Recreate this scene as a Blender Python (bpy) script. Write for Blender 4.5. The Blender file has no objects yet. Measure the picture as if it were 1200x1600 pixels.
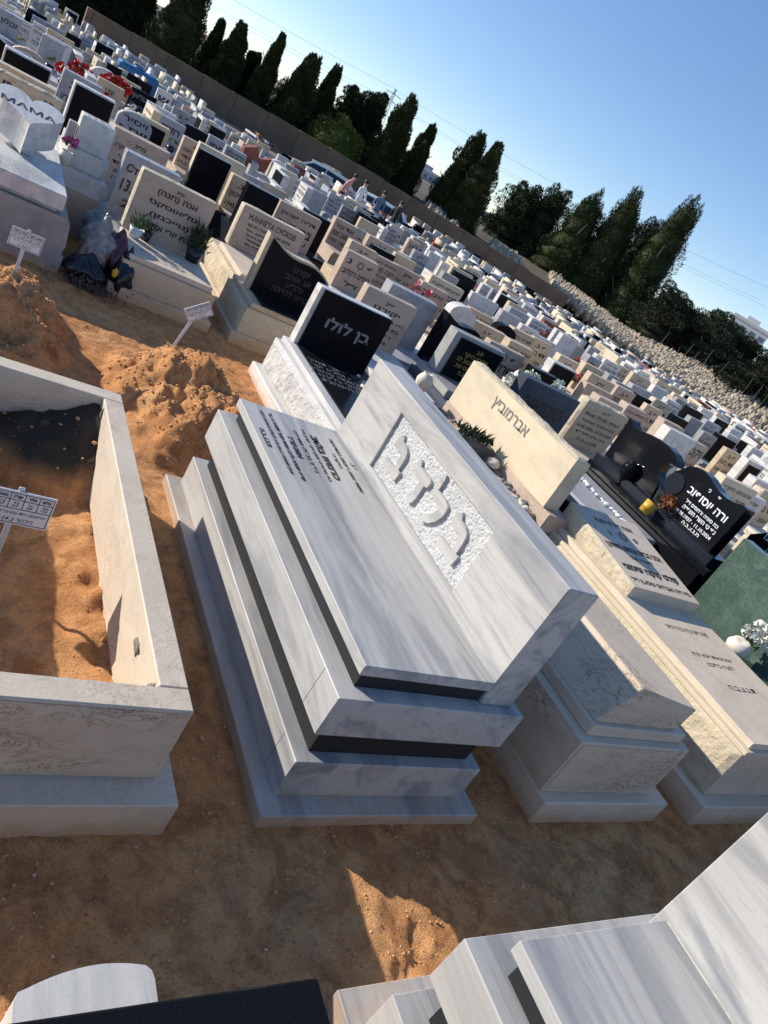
import bpy, bmesh, math, random
import numpy as np
from mathutils import Vector, Matrix, Euler

# ------------------------------------------------------------------ camera, sky, sun, exposure
scene = bpy.context.scene
COL = scene.collection
cam_d = bpy.data.cameras.new('camera')
cam = bpy.data.objects.new('camera', cam_d)
COL.objects.link(cam)
scene.camera = cam
CAM = Vector((-1.3348, -1.3950, 1.9843))
CR = Vector((0.79085, -0.36078, 0.49436)); CU = Vector((-0.22438, 0.58059, 0.78266)); CF = Vector((0.56939, 0.72990, -0.37821))
m = Matrix((CR, CU, -CF)).transposed().to_4x4()
m.translation = CAM
cam.matrix_world = m
cam_d.sensor_fit = 'VERTICAL'; cam_d.sensor_height = 36.0; cam_d.lens = 36.0 * 1183.36 / 1600
cam_d.clip_start = 0.05; cam_d.clip_end = 6000
scene.render.resolution_x = 768; scene.render.resolution_y = 1024

SUN_EL = math.radians(23.5)
SUN_TRAVEL = Vector((0.707 * math.cos(SUN_EL), -0.707 * math.cos(SUN_EL), -math.sin(SUN_EL)))
world = bpy.data.worlds.new('World'); scene.world = world; world.use_nodes = True
wn = world.node_tree
for n in list(wn.nodes): wn.nodes.remove(n)
sky = wn.nodes.new('ShaderNodeTexSky'); sky.sky_type = 'NISHITA'; sky.sun_disc = False
sky.sun_elevation = SUN_EL; sky.sun_rotation = math.radians(-45)
sky.air_density = 0.75; sky.dust_density = 0.0; sky.ozone_density = 3.0; sky.altitude = 50
bg = wn.nodes.new('ShaderNodeBackground'); bg.inputs[1].default_value = 0.15
out = wn.nodes.new('ShaderNodeOutputWorld')
hs_ = wn.nodes.new('ShaderNodeHueSaturation'); hs_.inputs['Saturation'].default_value = 1.22; hs_.inputs['Hue'].default_value = 0.508; gm_ = wn.nodes.new('ShaderNodeGamma'); gm_.inputs[1].default_value = 0.72; wn.links.new(sky.outputs[0], gm_.inputs[0]); wn.links.new(gm_.outputs[0], hs_.inputs['Color']); wn.links.new(hs_.outputs[0], bg.inputs[0]); wn.links.new(bg.outputs[0], out.inputs[0])
sd = bpy.data.lights.new('sun', 'SUN'); sd.energy = 3.25; sd.angle = math.radians(0.53); sd.color = (1.0, 0.93, 0.82)
sun = bpy.data.objects.new('sun', sd); COL.objects.link(sun)
sun.rotation_euler = SUN_TRAVEL.to_track_quat('-Z', 'Y').to_euler()
scene.view_settings.view_transform = 'Standard'; scene.view_settings.look = 'None'
scene.view_settings.exposure = 0.88; scene.view_settings.gamma = 1.0; scene.view_settings.use_curve_mapping = False
try:
    scene.cycles.max_bounces = 6; scene.cycles.transparent_max_bounces = 8
except Exception: pass

rnd = random.Random(11)

# ------------------------------------------------------------------ numpy noise
def _hash(ix, iy, s):
    h = (ix.astype(np.int64) * 374761393 + iy.astype(np.int64) * 668265263 + s * 1442695041) & 0xffffffff
    h = ((h ^ (h >> 13)) * 1274126177) & 0xffffffff
    return ((h ^ (h >> 16)) & 0xffff) / 65535.0
def vnoise(x, y, s=0):
    ix = np.floor(x); iy = np.floor(y); fx = x - ix; fy = y - iy
    fx = fx * fx * (3 - 2 * fx); fy = fy * fy * (3 - 2 * fy)
    a = _hash(ix, iy, s); b = _hash(ix + 1, iy, s); c = _hash(ix, iy + 1, s); d = _hash(ix + 1, iy + 1, s)
    return (a + (b - a) * fx) * (1 - fy) + (c + (d - c) * fx) * fy
def fbm(x, y, octs=4, s=0, gain=0.5):
    v = 0; a = 1; t = 0
    for o in range(octs):
        v = v + a * (vnoise(x * 2 ** o, y * 2 ** o, s + o * 17) - 0.5); t += a; a *= gain
    return v / t * 2
def ridged(x, y, octs=4, s=0):
    v = 0; a = 1; t = 0
    for o in range(octs):
        v = v + a * (1 - 2 * np.abs(vnoise(x * 2 ** o, y * 2 ** o, s + o * 31) - 0.5)); t += a; a *= 0.55
    return v / t

def zg(x, y):
    t = min(max((y - 5) / 29.0, 0), 1)
    return -1.45 * t

# ------------------------------------------------------------------ materials
MATS = {}
class NT:
    def __init__(s, name):
        s.m = bpy.data.materials.new(name); s.m.use_nodes = True
        s.t = s.m.node_tree; s.b = s.t.nodes['Principled BSDF']; MATS[name] = s.m
    def n(s, typ, **k):
        nd = s.t.nodes.new(typ)
        for a, v in k.items(): setattr(nd, a, v)
        return nd
    def l(s, a, b): s.t.links.new(a, b)
    def coord(s, kind='Object', scale=(1, 1, 1), rot=(0, 0, 0), rand=False):
        tc = s.n('ShaderNodeTexCoord'); mp = s.n('ShaderNodeMapping')
        mp.inputs['Scale'].default_value = scale; mp.inputs['Rotation'].default_value = rot
        s.l(tc.outputs[kind], mp.inputs['Vector'])
        if rand:
            oi = s.n('ShaderNodeObjectInfo'); mul = s.n('ShaderNodeMath', operation='MULTIPLY'); mul.inputs[1].default_value = 37.0
            s.l(oi.outputs['Random'], mul.inputs[0]); s.l(mul.outputs[0], mp.inputs['Location'])
        return mp.outputs[0]
    def noise(s, co, sc, det=4, rough=0.55, dist=0.0):
        nd = s.n('ShaderNodeTexNoise'); nd.inputs['Scale'].default_value = sc; nd.inputs['Detail'].default_value = det
        nd.inputs['Roughness'].default_value = rough; nd.inputs['Distortion'].default_value = dist
        s.l(co, nd.inputs['Vector']); return nd.outputs['Fac']
    def ramp(s, fac, stops, interp='LINEAR'):
        r = s.n('ShaderNodeValToRGB'); r.color_ramp.interpolation = interp
        els = r.color_ramp.elements
        while len(els) < len(stops): els.new(0.5)
        for e, (p, c) in zip(els, stops):
            e.position = p; e.color = (c[0], c[1], c[2], 1) if len(c) == 3 else c
        s.l(fac, r.inputs[0]); return r.outputs[0]
    def mix(s, fac, a, b, mode='MIX'):
        x = s.n('ShaderNodeMix', data_type='RGBA', blend_type=mode)
        for v, i in ((fac, 0), (a, 6), (b, 7)):
            if hasattr(v, 'links'): s.l(v, x.inputs[i])
            elif i == 0: x.inputs[0].default_value = v
            else: x.inputs[i].default_value = (v[0], v[1], v[2], 1)
        return x.outputs[2]
    def bump(s, h, strength=0.3, dist=0.01):
        b = s.n('ShaderNodeBump'); b.inputs['Strength'].default_value = strength; b.inputs['Distance'].default_value = dist
        s.l(h, b.inputs['Height']); s.l(b.outputs[0], s.b.inputs['Normal'])
    def set(s, col=None, rough=0.5, metal=0.0, spec=None, coat=None):
        if col is not None:
            if hasattr(col, 'links'): s.l(col, s.b.inputs['Base Color'])
            else: s.b.inputs['Base Color'].default_value = (col[0], col[1], col[2], 1)
        if hasattr(rough, 'links'): s.l(rough, s.b.inputs['Roughness'])
        else: s.b.inputs['Roughness'].default_value = rough
        s.b.inputs['Metallic'].default_value = metal
        if spec is not None: s.b.inputs['Specular IOR Level'].default_value = spec
        return s.m
def g(v): return (v, v, v)
def dust(t, c):
    # sand splashed on the lowest centimetres of the near stones
    geo = t.n('ShaderNodeNewGeometry'); sp = t.n('ShaderNodeSeparateXYZ'); t.l(geo.outputs['Position'], sp.inputs[0])
    nz = t.noise(geo.outputs['Position'], 14, 5, 0.7)
    ml = t.n('ShaderNodeMath', operation='MULTIPLY_ADD'); t.l(nz, ml.inputs[0]); ml.inputs[1].default_value = 0.16; t.l(sp.outputs['Z'], ml.inputs[2])
    mr = t.n('ShaderNodeMapRange'); mr.inputs['From Min'].default_value = 0.145; mr.inputs['From Max'].default_value = 0.085; t.l(ml.outputs[0], mr.inputs['Value'])
    lt = t.n('ShaderNodeMath', operation='LESS_THAN'); lt.inputs[1].default_value = 4.9; t.l(sp.outputs['Y'], lt.inputs[0])
    f = t.n('ShaderNodeMath', operation='MULTIPLY'); t.l(mr.outputs[0], f.inputs[0]); t.l(lt.outputs[0], f.inputs[1])
    f2 = t.n('ShaderNodeMath', operation='MULTIPLY'); t.l(f.outputs[0], f2.inputs[0]); f2.inputs[1].default_value = 0.6
    return t.mix(f2.outputs[0], c, (0.50, 0.30, 0.15))

def m_marble(name, base, vein, scale=(7, 0.8, 7), rot=(0, 0, 0.12), rand=False, dark=0.0):
    t = NT(name); co = t.coord('Object', scale, rot, rand)
    n1 = t.noise(co, 0.9, 6, 0.6, 1.2)
    c = t.ramp(n1, [(0.30, vein), (0.42, [a * 0.55 + b * 0.45 for a, b in zip(vein, base)]), (0.52, base), (0.8, [min(1, a * 1.06) for a in base])])
    co2 = t.coord('Object', (1, 1, 1), (0, 0, 0), rand)
    n2 = t.noise(co2, 2.3, 5, 0.6, 0.6)
    c = t.mix(t.ramp(n2, [(0.4, g(0.0)), (0.7, g(0.30))]), c, [a * 0.72 for a in base])
    co3 = t.coord('Object', (scale[0] * 4.5, scale[1] * 1.3, scale[2] * 4.5), rot, rand)
    n6 = t.noise(co3, 1.0, 8, 0.7, 0.6)
    c = t.mix(t.ramp(n6, [(0.50, g(0.0)), (0.66, g(0.55))]), c, [a * 0.72 for a in base])
    n7 = t.noise(co3, 0.45, 6, 0.6, 1.5)
    c = t.mix(t.ramp(n7, [(0.488, g(0)), (0.5, g(0.35)), (0.512, g(0))]), c, vein)
    n3 = t.noise(co2, 260, 2, 0.5)
    c = t.mix(0.18, c, t.ramp(n3, [(0.3, g(0.45)), (0.7, g(1.0))]), 'MULTIPLY')
    n4 = t.noise(co2, 5.0, 5, 0.6)
    t.bump(n3, 0.06, 0.002)
    c = dust(t, c)
    return t.set(c, t.ramp(n4, [(0.3, g(0.38)), (0.7, g(0.58))]), spec=0.3)
m_marble('main_marble', (0.52, 0.50, 0.47), (0.235, 0.245, 0.265))
m_marble('white_marble', (0.70, 0.67, 0.62), (0.45, 0.45, 0.46), rand=True)
m_marble('blue_marble', (0.42, 0.42, 0.43), (0.26, 0.27, 0.30), rand=True)
m_marble('grey_granite', (0.36, 0.355, 0.335), (0.26, 0.26, 0.255), scale=(3, 3, 3), rand=True)
m_marble('dark_marble', (0.06, 0.075, 0.105), (0.04, 0.05, 0.07), rand=True)
m_marble('red_granite', (0.27, 0.075, 0.045), (0.18, 0.05, 0.03), scale=(6, 6, 6), rand=True)
m_marble('orange_stone', (0.55, 0.36, 0.22), (0.40, 0.25, 0.15), scale=(3, 3, 3), rand=True)

def m_limestone(name, base, vein, rough=0.6, rand=True, bumps=0.25, amt=1.0):
    t = NT(name); co = t.coord('Object', (1, 1, 2.4), (0.1, 0.05, 0), rand)
    n1 = t.noise(co, 3.0, 6, 0.65, 0.4)
    c = t.ramp(n1, [(0.25, [a * 0.80 for a in base]), (0.5, base), (0.75, [min(1, a * 1.10) for a in base])])
    # stylolite veins: thin dark wandering lines
    n2 = t.noise(co, 6.0, 7, 0.72, 1.6)
    line = t.ramp(n2, [(0.475, g(0)), (0.497, g(1)), (0.503, g(1)), (0.525, g(0))])
    n3 = t.noise(co, 1.7, 3, 0.5)
    msk = t.ramp(n3, [(0.46, g(0)), (0.60, g(0.75 * amt))])
    f = t.mix(1.0, line, msk, 'MULTIPLY')
    c = t.mix(f, c, vein)
    n5 = t.noise(co, 90, 3, 0.6)
    c = t.mix(0.25, c, t.ramp(n5, [(0.3, g(0.55)), (0.65, g(1.0))]), 'MULTIPLY')
    t.bump(n5, bumps, 0.004)
    c = dust(t, c)
    return t.set(c, rough, spec=0.3)
m_limestone('limestone', (0.60, 0.485, 0.335), (0.28, 0.14, 0.065))
m_limestone('pale_limestone', (0.68, 0.57, 0.44), (0.32, 0.18, 0.10), amt=0.55)
m_limestone('veined_limestone', (0.66, 0.54, 0.40), (0.20, 0.09, 0.04), amt=1.25)
m_limestone('pink_limestone', (0.52, 0.405, 0.315), (0.26, 0.15, 0.10))
m_limestone('cream_stone', (0.68, 0.575, 0.41), (0.48, 0.36, 0.24), amt=0.5)
def m_split(name, base):
    t = NT(name); co = t.coord('Object', (1, 1, 1), (0, 0, 0), True)
    n1 = t.noise(co, 7, 6, 0.7); n2 = t.noise(co, 45, 6, 0.75)
    c = t.ramp(n1, [(0.3, [a * 0.78 for a in base]), (0.6, base), (0.8, [min(1, a * 1.08) for a in base])])
    t.bump(n2, 0.7, 0.02)
    return t.set(c, 0.85, spec=0.2)
m_split('split_limestone', (0.70, 0.60, 0.43)); m_split('split_marble', (0.68, 0.665, 0.64)); m_split('split_orange', (0.55, 0.40, 0.25))
def m_gran(name, base, speck, rough=0.08, sp=0.2):
    t = NT(name); co = t.coord('Object', (1, 1, 1), (0, 0, 0), True)
    n = t.noise(co, 300, 2, 0.6); n2 = t.noise(co, 3, 3, 0.5)
    c = t.ramp(n, [(0.55, base), (0.72, speck)])
    return t.set(c, t.ramp(n2, [(0.3, g(rough)), (0.7, g(rough + 0.1))]), spec=sp)
m_gran('black_granite', (0.008, 0.009, 0.011), (0.018, 0.020, 0.024), 0.12, 0.05)
m_gran('glossy_granite', (0.007, 0.008, 0.010), (0.018, 0.020, 0.024), 0.04, 0.42)
m_gran('dark_granite', (0.016, 0.019, 0.027), (0.035, 0.04, 0.05), 0.16)
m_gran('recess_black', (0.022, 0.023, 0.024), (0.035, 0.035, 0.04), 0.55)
def m_green():
    t = NT('green_marble'); co = t.coord()
    n1 = t.noise(co, 4, 6, 0.65, 1.0)
    c = t.ramp(n1, [(0.3, (0.045, 0.075, 0.058)), (0.55, (0.075, 0.115, 0.09)), (0.75, (0.12, 0.165, 0.135))])
    n2 = t.noise(co, 5, 7, 0.75, 2.2)
    c = t.mix(t.ramp(n2, [(0.485, g(0)), (0.5, g(0.75)), (0.515, g(0))]), c, (0.02, 0.06, 0.04))
    n3 = t.noise(co, 7, 7, 0.7, 1.5)
    c = t.mix(t.ramp(n3, [(0.485, g(0)), (0.5, g(0.22)), (0.515, g(0))]), c, (0.33, 0.45, 0.38))
    return t.set(c, 0.22, spec=0.5)
m_green()
def m_soil():
    t = NT('sandy_soil'); co = t.coord()
    n1 = t.noise(co, 0.9, 6, 0.6); n2 = t.noise(co, 9, 7, 0.7, 0.3); n3 = t.noise(co, 140, 4, 0.7)
    c = t.ramp(n1, [(0.3, (0.60, 0.255, 0.10)), (0.5, (0.76, 0.375, 0.155)), (0.72, (0.82, 0.49, 0.24))])
    c = t.mix(t.ramp(n2, [(0.45, g(0.0)), (0.62, g(0.6))]), c, (0.36, 0.155, 0.06))
    # damp grey cement-stained patches
    n4 = t.noise(co, 1.25, 5, 0.62)
    c = t.mix(t.ramp(n4, [(0.56, g(0)), (0.66, g(0.5))]), c, (0.52, 0.30, 0.16))
    n6 = t.noise(co, 3.4, 7, 0.75, 0.8)
    c = t.mix(t.ramp(n6, [(0.50, g(0)), (0.60, g(0.55))]), c, (0.33, 0.13, 0.05))
    n7 = t.noise(co, 38, 4, 0.7)
    c = t.mix(t.ramp(n7, [(0.60, g(0)), (0.68, g(0.6))]), c, (0.20, 0.12, 0.07))
    c = t.mix(0.75, c, t.ramp(n3, [(0.28, g(0.55)), (0.5, g(1.2))]), 'MULTIPLY')
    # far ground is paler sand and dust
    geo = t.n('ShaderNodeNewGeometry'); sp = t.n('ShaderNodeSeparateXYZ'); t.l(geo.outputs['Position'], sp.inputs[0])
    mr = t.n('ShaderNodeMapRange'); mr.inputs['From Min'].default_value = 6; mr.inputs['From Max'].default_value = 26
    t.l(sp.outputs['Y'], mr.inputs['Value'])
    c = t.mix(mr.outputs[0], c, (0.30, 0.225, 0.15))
    # grey clay layer where the pit wall is damp: vertex colour marks it
    vc = t.n('ShaderNodeVertexColor'); vc.layer_name = 'clay'
    c = t.mix(vc.outputs['Color'], c, (0.085, 0.068, 0.05))
    t.bump(t.mix(0.5, n2, n3), 1.0, 0.03)
    return t.set(c, 0.95, spec=0.1)
m_soil()
def m_simple(name, col, rough=0.6, var=0.15, sc=8, metal=0, bump=0.0, spec=None):
    t = NT(name); co = t.coord('Object', (1, 1, 1), (0, 0, 0), True)
    n = t.noise(co, sc, 5, 0.6)
    c = t.ramp(n, [(0.3, [a * (1 - var) for a in col]), (0.7, [min(1, a * (1 + var)) for a in col])])
    if bump: t.bump(t.noise(co, sc * 4, 4), bump, 0.01)
    return t.set(c, rough, metal, spec)
m_simple('letter_black', (0.015, 0.014, 0.013), 0.5)
m_simple('letter_grey', (0.16, 0.15, 0.135), 0.6)
m_simple('letter_white', (0.75, 0.76, 0.78), 0.5)
m_simple('letter_gold', (0.50, 0.36, 0.08), 0.4)
m_simple('letter_dim', (0.20, 0.21, 0.23), 0.5)
m_simple('clod', (0.58, 0.31, 0.14), 0.95, 0.35, 30, bump=0.5)
m_simple('chip', (0.60, 0.55, 0.46), 0.8, 0.3, 20)
m_simple('pebble_white', (0.72, 0.72, 0.73), 0.5, 0.08)
m_simple('pebble_grey', (0.16, 0.17, 0.18), 0.6, 0.3)
m_simple('sign_white', (0.74, 0.73, 0.72), 0.45, 0.05)
m_simple('stake_metal', (0.60, 0.61, 0.62), 0.5, 0.08)
m_simple('terracotta_vase', (0.66, 0.60, 0.50), 0.6, 0.06)
m_simple('yellow_pot', (0.62, 0.36, 0.03), 0.4, 0.05)
m_simple('black_plastic', (0.012, 0.012, 0.014), 0.3, 0.1)
m_simple('grey_planter', (0.10, 0.10, 0.105), 0.6, 0.1)
m_simple('white_pot', (0.65, 0.65, 0.63), 0.5, 0.05)
m_simple('leaf_dark', (0.030, 0.050, 0.018), 0.6, 0.4, 15)
m_simple('leaf_green', (0.07, 0.12, 0.03), 0.55, 0.35, 15)
m_simple('leaf_yellow', (0.42, 0.36, 0.04), 0.55, 0.25, 15)
for nm, c in dict(red=(0.50, 0.02, 0.02), pink=(0.62, 0.16, 0.24), white=(0.78, 0.77, 0.70), yellow=(0.70, 0.50, 0.03), purple=(0.24, 0.06, 0.30), blush=(0.66, 0.38, 0.34), mint=(0.52, 0.62, 0.52), magenta=(0.45, 0.03, 0.28), rust=(0.26, 0.075, 0.02), orange=(0.75, 0.22, 0.03)).items():
    m_simple('petal_' + nm, c, 0.6, 0.25, 30)
m_simple('concrete_wall', (0.16, 0.11, 0.072), 0.9, 0.22, 1.3, bump=0.4)
m_simple('joint_dark', (0.09, 0.07, 0.055), 0.95, 0.2)
m_simple('rubble_stone', (0.44, 0.36, 0.25), 0.85, 0.45, 1.6)
m_simple('hill_soil', (0.11, 0.08, 0.045), 0.95, 0.35, 0.5)
m_simple('bark', (0.10, 0.085, 0.065), 0.9, 0.3, 6, bump=0.5)
m_simple('building_wall', (0.62, 0.62, 0.61), 0.8, 0.05)
m_simple('building_window', (0.10, 0.13, 0.18), 0.2, 0.1)
m_simple('building_grey', (0.36, 0.38, 0.42), 0.8, 0.05)
m_simple('steel', (0.22, 0.23, 0.25), 0.5, 0.1)
m_simple('car_silver', (0.55, 0.60, 0.60), 0.25, 0.03, metal=0.3)
m_simple('car_white', (0.70, 0.72, 0.74), 0.25, 0.03)
m_simple('car_glass', (0.015, 0.022, 0.03), 0.05, 0.1)
m_simple('tyre', (0.02, 0.02, 0.02), 0.8, 0.1)
m_simple('skin', (0.42, 0.25, 0.17), 0.6, 0.08)
m_simple('hair_black', (0.012, 0.010, 0.010), 0.6, 0.2)
m_simple('cloth_white', (0.70, 0.70, 0.70), 0.8, 0.06); m_simple('cloth_blue', (0.10, 0.17, 0.26), 0.8, 0.1)
m_simple('cloth_black', (0.016, 0.016, 0.018), 0.8, 0.2); m_simple('cloth_pink', (0.55, 0.24, 0.24), 0.8, 0.1)
m_simple('rust_wood', (0.28, 0.12, 0.06), 0.8, 0.3, 10); m_simple('blue_plastic', (0.02, 0.13, 0.28), 0.4, 0.1)
m_simple('mortar', (0.24, 0.21, 0.16), 0.95, 0.4, 40, bump=0.8)
m_simple('bag_pattern', (0.11, 0.03, 0.045), 0.35, 0.9, 28)
m_simple('bag_dark', (0.012, 0.015, 0.022), 0.22, 0.5, 10)
def m_foliage(name, a, b):
    t = NT(name); co = t.coord('Object', (1, 1, 1), (0, 0, 0), True)
    n = t.noise(co, 1.1, 4, 0.6); n2 = t.noise(co, 14, 3, 0.6)
    c = t.ramp(n, [(0.32, a), (0.68, b)])
    c = t.mix(t.ramp(n2, [(0.4, g(0)), (0.7, g(0.6))]), c, [x * 0.5 for x in a])
    t.set(c, 0.75, spec=0.15); return t.m
m_foliage('cypress_leaf', (0.024, 0.036, 0.012), (0.060, 0.078, 0.024))
m_foliage('cypress_dark', (0.018, 0.030, 0.013), (0.045, 0.062, 0.024))
m_foliage('bush_leaf', (0.020, 0.028, 0.016), (0.05, 0.06, 0.032))
m_foliage('citrus_leaf', (0.05, 0.075, 0.016), (0.11, 0.14, 0.03))
def m_bag():
    t = NT('clear_bag'); co = t.coord()
    n = t.noise(co, 9, 5, 0.6, 1.0)
    t.set(t.ramp(n, [(0.35, (0.16, 0.15, 0.14)), (0.6, (0.45, 0.44, 0.42))]), 0.2, spec=0.6)
    t.b.inputs['Transmission Weight'].default_value = 0.25
    t.bump(t.noise(co, 16, 4, 0.6, 2.0), 0.8, 0.02)
m_bag()

# ------------------------------------------------------------------ object helpers
def link(name, me, mat=None, parent=None, loc=None, rot=None):
    o = bpy.data.objects.new(name, me); COL.objects.link(o)
    if mat is not None and me is not None:
        me.materials.append(MATS[mat] if isinstance(mat, str) else mat)
    if parent is not None: o.parent = parent
    if loc is not None: o.location = loc
    if rot is not None: o.rotation_euler = rot
    return o
def tag(o, label, cat=None, group=None, kind=None):
    if label: o['label'] = label
    if cat: o['category'] = cat
    if group: o['group'] = group
    if kind: o['kind'] = kind
    return o
def thing(name, label, cat, loc=(0, 0, 0), rz=0.0, group=None):
    o = bpy.data.objects.new(name, None); COL.objects.link(o); o.location = loc; o.rotation_euler = (0, 0, rz)
    o.empty_display_size = 0.1
    return tag(o, label, cat, group)
def mesh(verts, faces, smooth=False):
    me = bpy.data.meshes.new('m'); me.from_pydata([tuple(v) for v in verts], [], faces)
    if smooth: me.polygons.foreach_set('use_smooth', [True] * len(me.polygons))
    me.update(); return me
_cb_cache = {}
def cbox_data(x0, x1, y0, y1, z0, z1, b=0.006):
    b = min(b, (x1 - x0) * .4, (y1 - y0) * .4, (z1 - z0) * .4)
    V = []; idx = {}
    X = (x0, x1); Y = (y0, y1); Z = (z0, z1)
    for i in (0, 1):
        for j in (0, 1):
            for k in (0, 1):
                sx, sy, sz = (1 - 2 * i) * b, (1 - 2 * j) * b, (1 - 2 * k) * b
                for a in range(3):
                    idx[(i, j, k, a)] = len(V)
                    p = [X[i] + sx, Y[j] + sy, Z[k] + sz]
                    p[a] = (X[i], Y[j], Z[k])[a]
                    V.append(p)
    F = []
    def quad(*q): F.append([idx[t] for t in q])
    for s in (0, 1):
        q = [(s, 0, 0, 0), (s, 1, 0, 0), (s, 1, 1, 0), (s, 0, 1, 0)]; quad(*(q if s else q[::-1]))
        q = [(0, s, 0, 1), (0, s, 1, 1), (1, s, 1, 1), (1, s, 0, 1)]; quad(*(q if s else q[::-1]))
        q = [(0, 0, s, 2), (1, 0, s, 2), (1, 1, s, 2), (0, 1, s, 2)]; quad(*(q if s else q[::-1]))
    for i in (0, 1):
        for j in (0, 1):
            q = [(i, j, 0, 0), (i, j, 0, 1), (i, j, 1, 1), (i, j, 1, 0)]; quad(*(q if (i + j) % 2 == 0 else q[::-1]))
            q = [(i, 0, j, 0), (i, 0, j, 2), (i, 1, j, 2), (i, 1, j, 0)]; quad(*(q if (i + j) % 2 == 1 else q[::-1]))
            q = [(0, i, j, 1), (0, i, j, 2), (1, i, j, 2), (1, i, j, 1)]; quad(*(q if (i + j) % 2 == 0 else q[::-1]))
    for i in (0, 1):
        for j in (0, 1):
            for k in (0, 1):
                q = [(i, j, k, 0), (i, j, k, 1), (i, j, k, 2)]; quad(*(q if (i + j + k) % 2 == 1 else q[::-1]))
    return V, F
def fixn(me):
    bm = bmesh.new(); bm.from_mesh(me); bmesh.ops.recalc_face_normals(bm, faces=bm.faces); bm.to_mesh(me); bm.free(); return me
def box(name, x0, x1, y0, y1, z0, z1, mat, parent=None, b=0.006, loc=None, rot=None):
    V, F = cbox_data(x0, x1, y0, y1, z0, z1, b)
    return link(name, fixn(mesh(V, F)), mat, parent, loc, rot)
def rough_patch(axis, sign, a0, a1, b0, b1, c, amp, res, seed):
    """bulging split face. axis 0/1/2 normal axis at coordinate c; a,b ranges along the two other axes."""
    na = max(3, int((a1 - a0) / res)); nb = max(3, int((b1 - b0) / res))
    A, B = np.meshgrid(np.linspace(a0, a1, na + 1), np.linspace(b0, b1, nb + 1), indexing='ij')
    e = np.minimum(np.minimum(A - a0, a1 - A), np.minimum(B - b0, b1 - B))
    e = np.clip(e / 0.035, 0, 1)
    h = 0.55 + 0.5 * fbm(A * 7 + seed, B * 7, 2, seed) + 0.35 * (ridged(A * 22 + seed, B * 22, 3, seed + 3) - 0.5)
    cell = vnoise(A * 30 + seed, B * 30, seed + 9); h = h + 0.18 * (np.round(cell * 4) / 4 - .5)
    C = c + sign * (0.002 + amp * np.clip(h, 0.0, 1.6) * e)
    P = [None] * 3; oth = [i for i in range(3) if i != axis]
    P[axis] = C; P[oth[0]] = A; P[oth[1]] = B
    V = np.stack(P, -1).reshape(-1, 3)
    F = []
    W = nb + 1
    flip = (sign > 0) if axis in (0, 2) else (sign < 0)
    for i in range(na):
        for j in range(nb):
            q = [i * W + j, (i + 1) * W + j, (i + 1) * W + j + 1, i * W + j + 1]
            F.append(q if flip else q[::-1])
    return V.tolist(), F
def rough_box(name, x0, x1, y0, y1, z0, z1, mat, rough_mat, faces, parent=None, amp=0.02, res=0.02, b=0.006, seed=1, margin=0.0):
    V, F = cbox_data(x0, x1, y0, y1, z0, z1, b)
    me0 = fixn(mesh(V, F)); V = [tuple(v.co) for v in me0.vertices]; F = [list(p.vertices) for p in me0.polygons]
    nf = len(F)
    for f in faces:
        mg = margin
        if f in ('-x', '+x'): v, q = rough_patch(0, -1 if f[0] == '-' else 1, y0 + mg, y1 - mg, z0 + mg, z1 - mg, x0 if f[0] == '-' else x1, amp, res, seed)
        elif f in ('-y', '+y'): v, q = rough_patch(1, -1 if f[0] == '-' else 1, x0 + mg, x1 - mg, z0 + mg, z1 - mg, y0 if f[0] == '-' else y1, amp, res, seed + 5)
        else: v, q = rough_patch(2, 1, x0 + mg, x1 - mg, y0 + mg, y1 - mg, z1, amp, res, seed + 9)
        k = len(V); V += v; F += [[a + k for a in r] for r in q]
    me = mesh(V, F); me.materials.append(MATS[mat]); me.materials.append(MATS[rough_mat])
    mi = [0] * nf + [1] * (len(F) - nf); me.polygons.foreach_set('material_index', mi)
    return link(name, me, None, parent)
def prism(name, prof, y0, y1, mat, parent=None, plane='XZ', loc=None, smooth=False):
    """extrude 2-D profile (list of (u,v)) between y0 and y1 along the normal axis. plane XZ: u->x v->z ; YZ: u->y v->z, XY: u->x v->y"""
    n = len(prof)
    def P(u, v, w):
        return (u, w, v) if plane == 'XZ' else ((w, u, v) if plane == 'YZ' else (u, v, w))
    V = [P(u, v, y0) for u, v in prof] + [P(u, v, y1) for u, v in prof]
    F = [list(range(n)), list(range(2 * n - 1, n - 1, -1))] + [[i, i + n, (i + 1) % n + n, (i + 1) % n] for i in range(n)]
    me = mesh(V, F)
    bm = bmesh.new(); bm.from_mesh(me); bmesh.ops.recalc_face_normals(bm, faces=bm.faces)
    bmesh.ops.triangulate(bm, faces=[f for f in bm.faces if len(f.verts) > 4]); bm.to_mesh(me); bm.free()
    return link(name, me, mat, parent, loc)
def lathe(name, prof, mat, parent=None, loc=(0, 0, 0), seg=20, rot=None):
    V = []; F = []
    for r, z in prof:
        for k in range(seg):
            a = 2 * math.pi * k / seg; V.append((r * math.cos(a), r * math.sin(a), z))
    for i in range(len(prof) - 1):
        for k in range(seg):
            F.append([i * seg + k, i * seg + (k + 1) % seg, (i + 1) * seg + (k + 1) % seg, (i + 1) * seg + k])
    F.append(list(range(seg))[::-1])
    return link(name, mesh(V, F, True), mat, parent, loc, rot)
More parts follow.
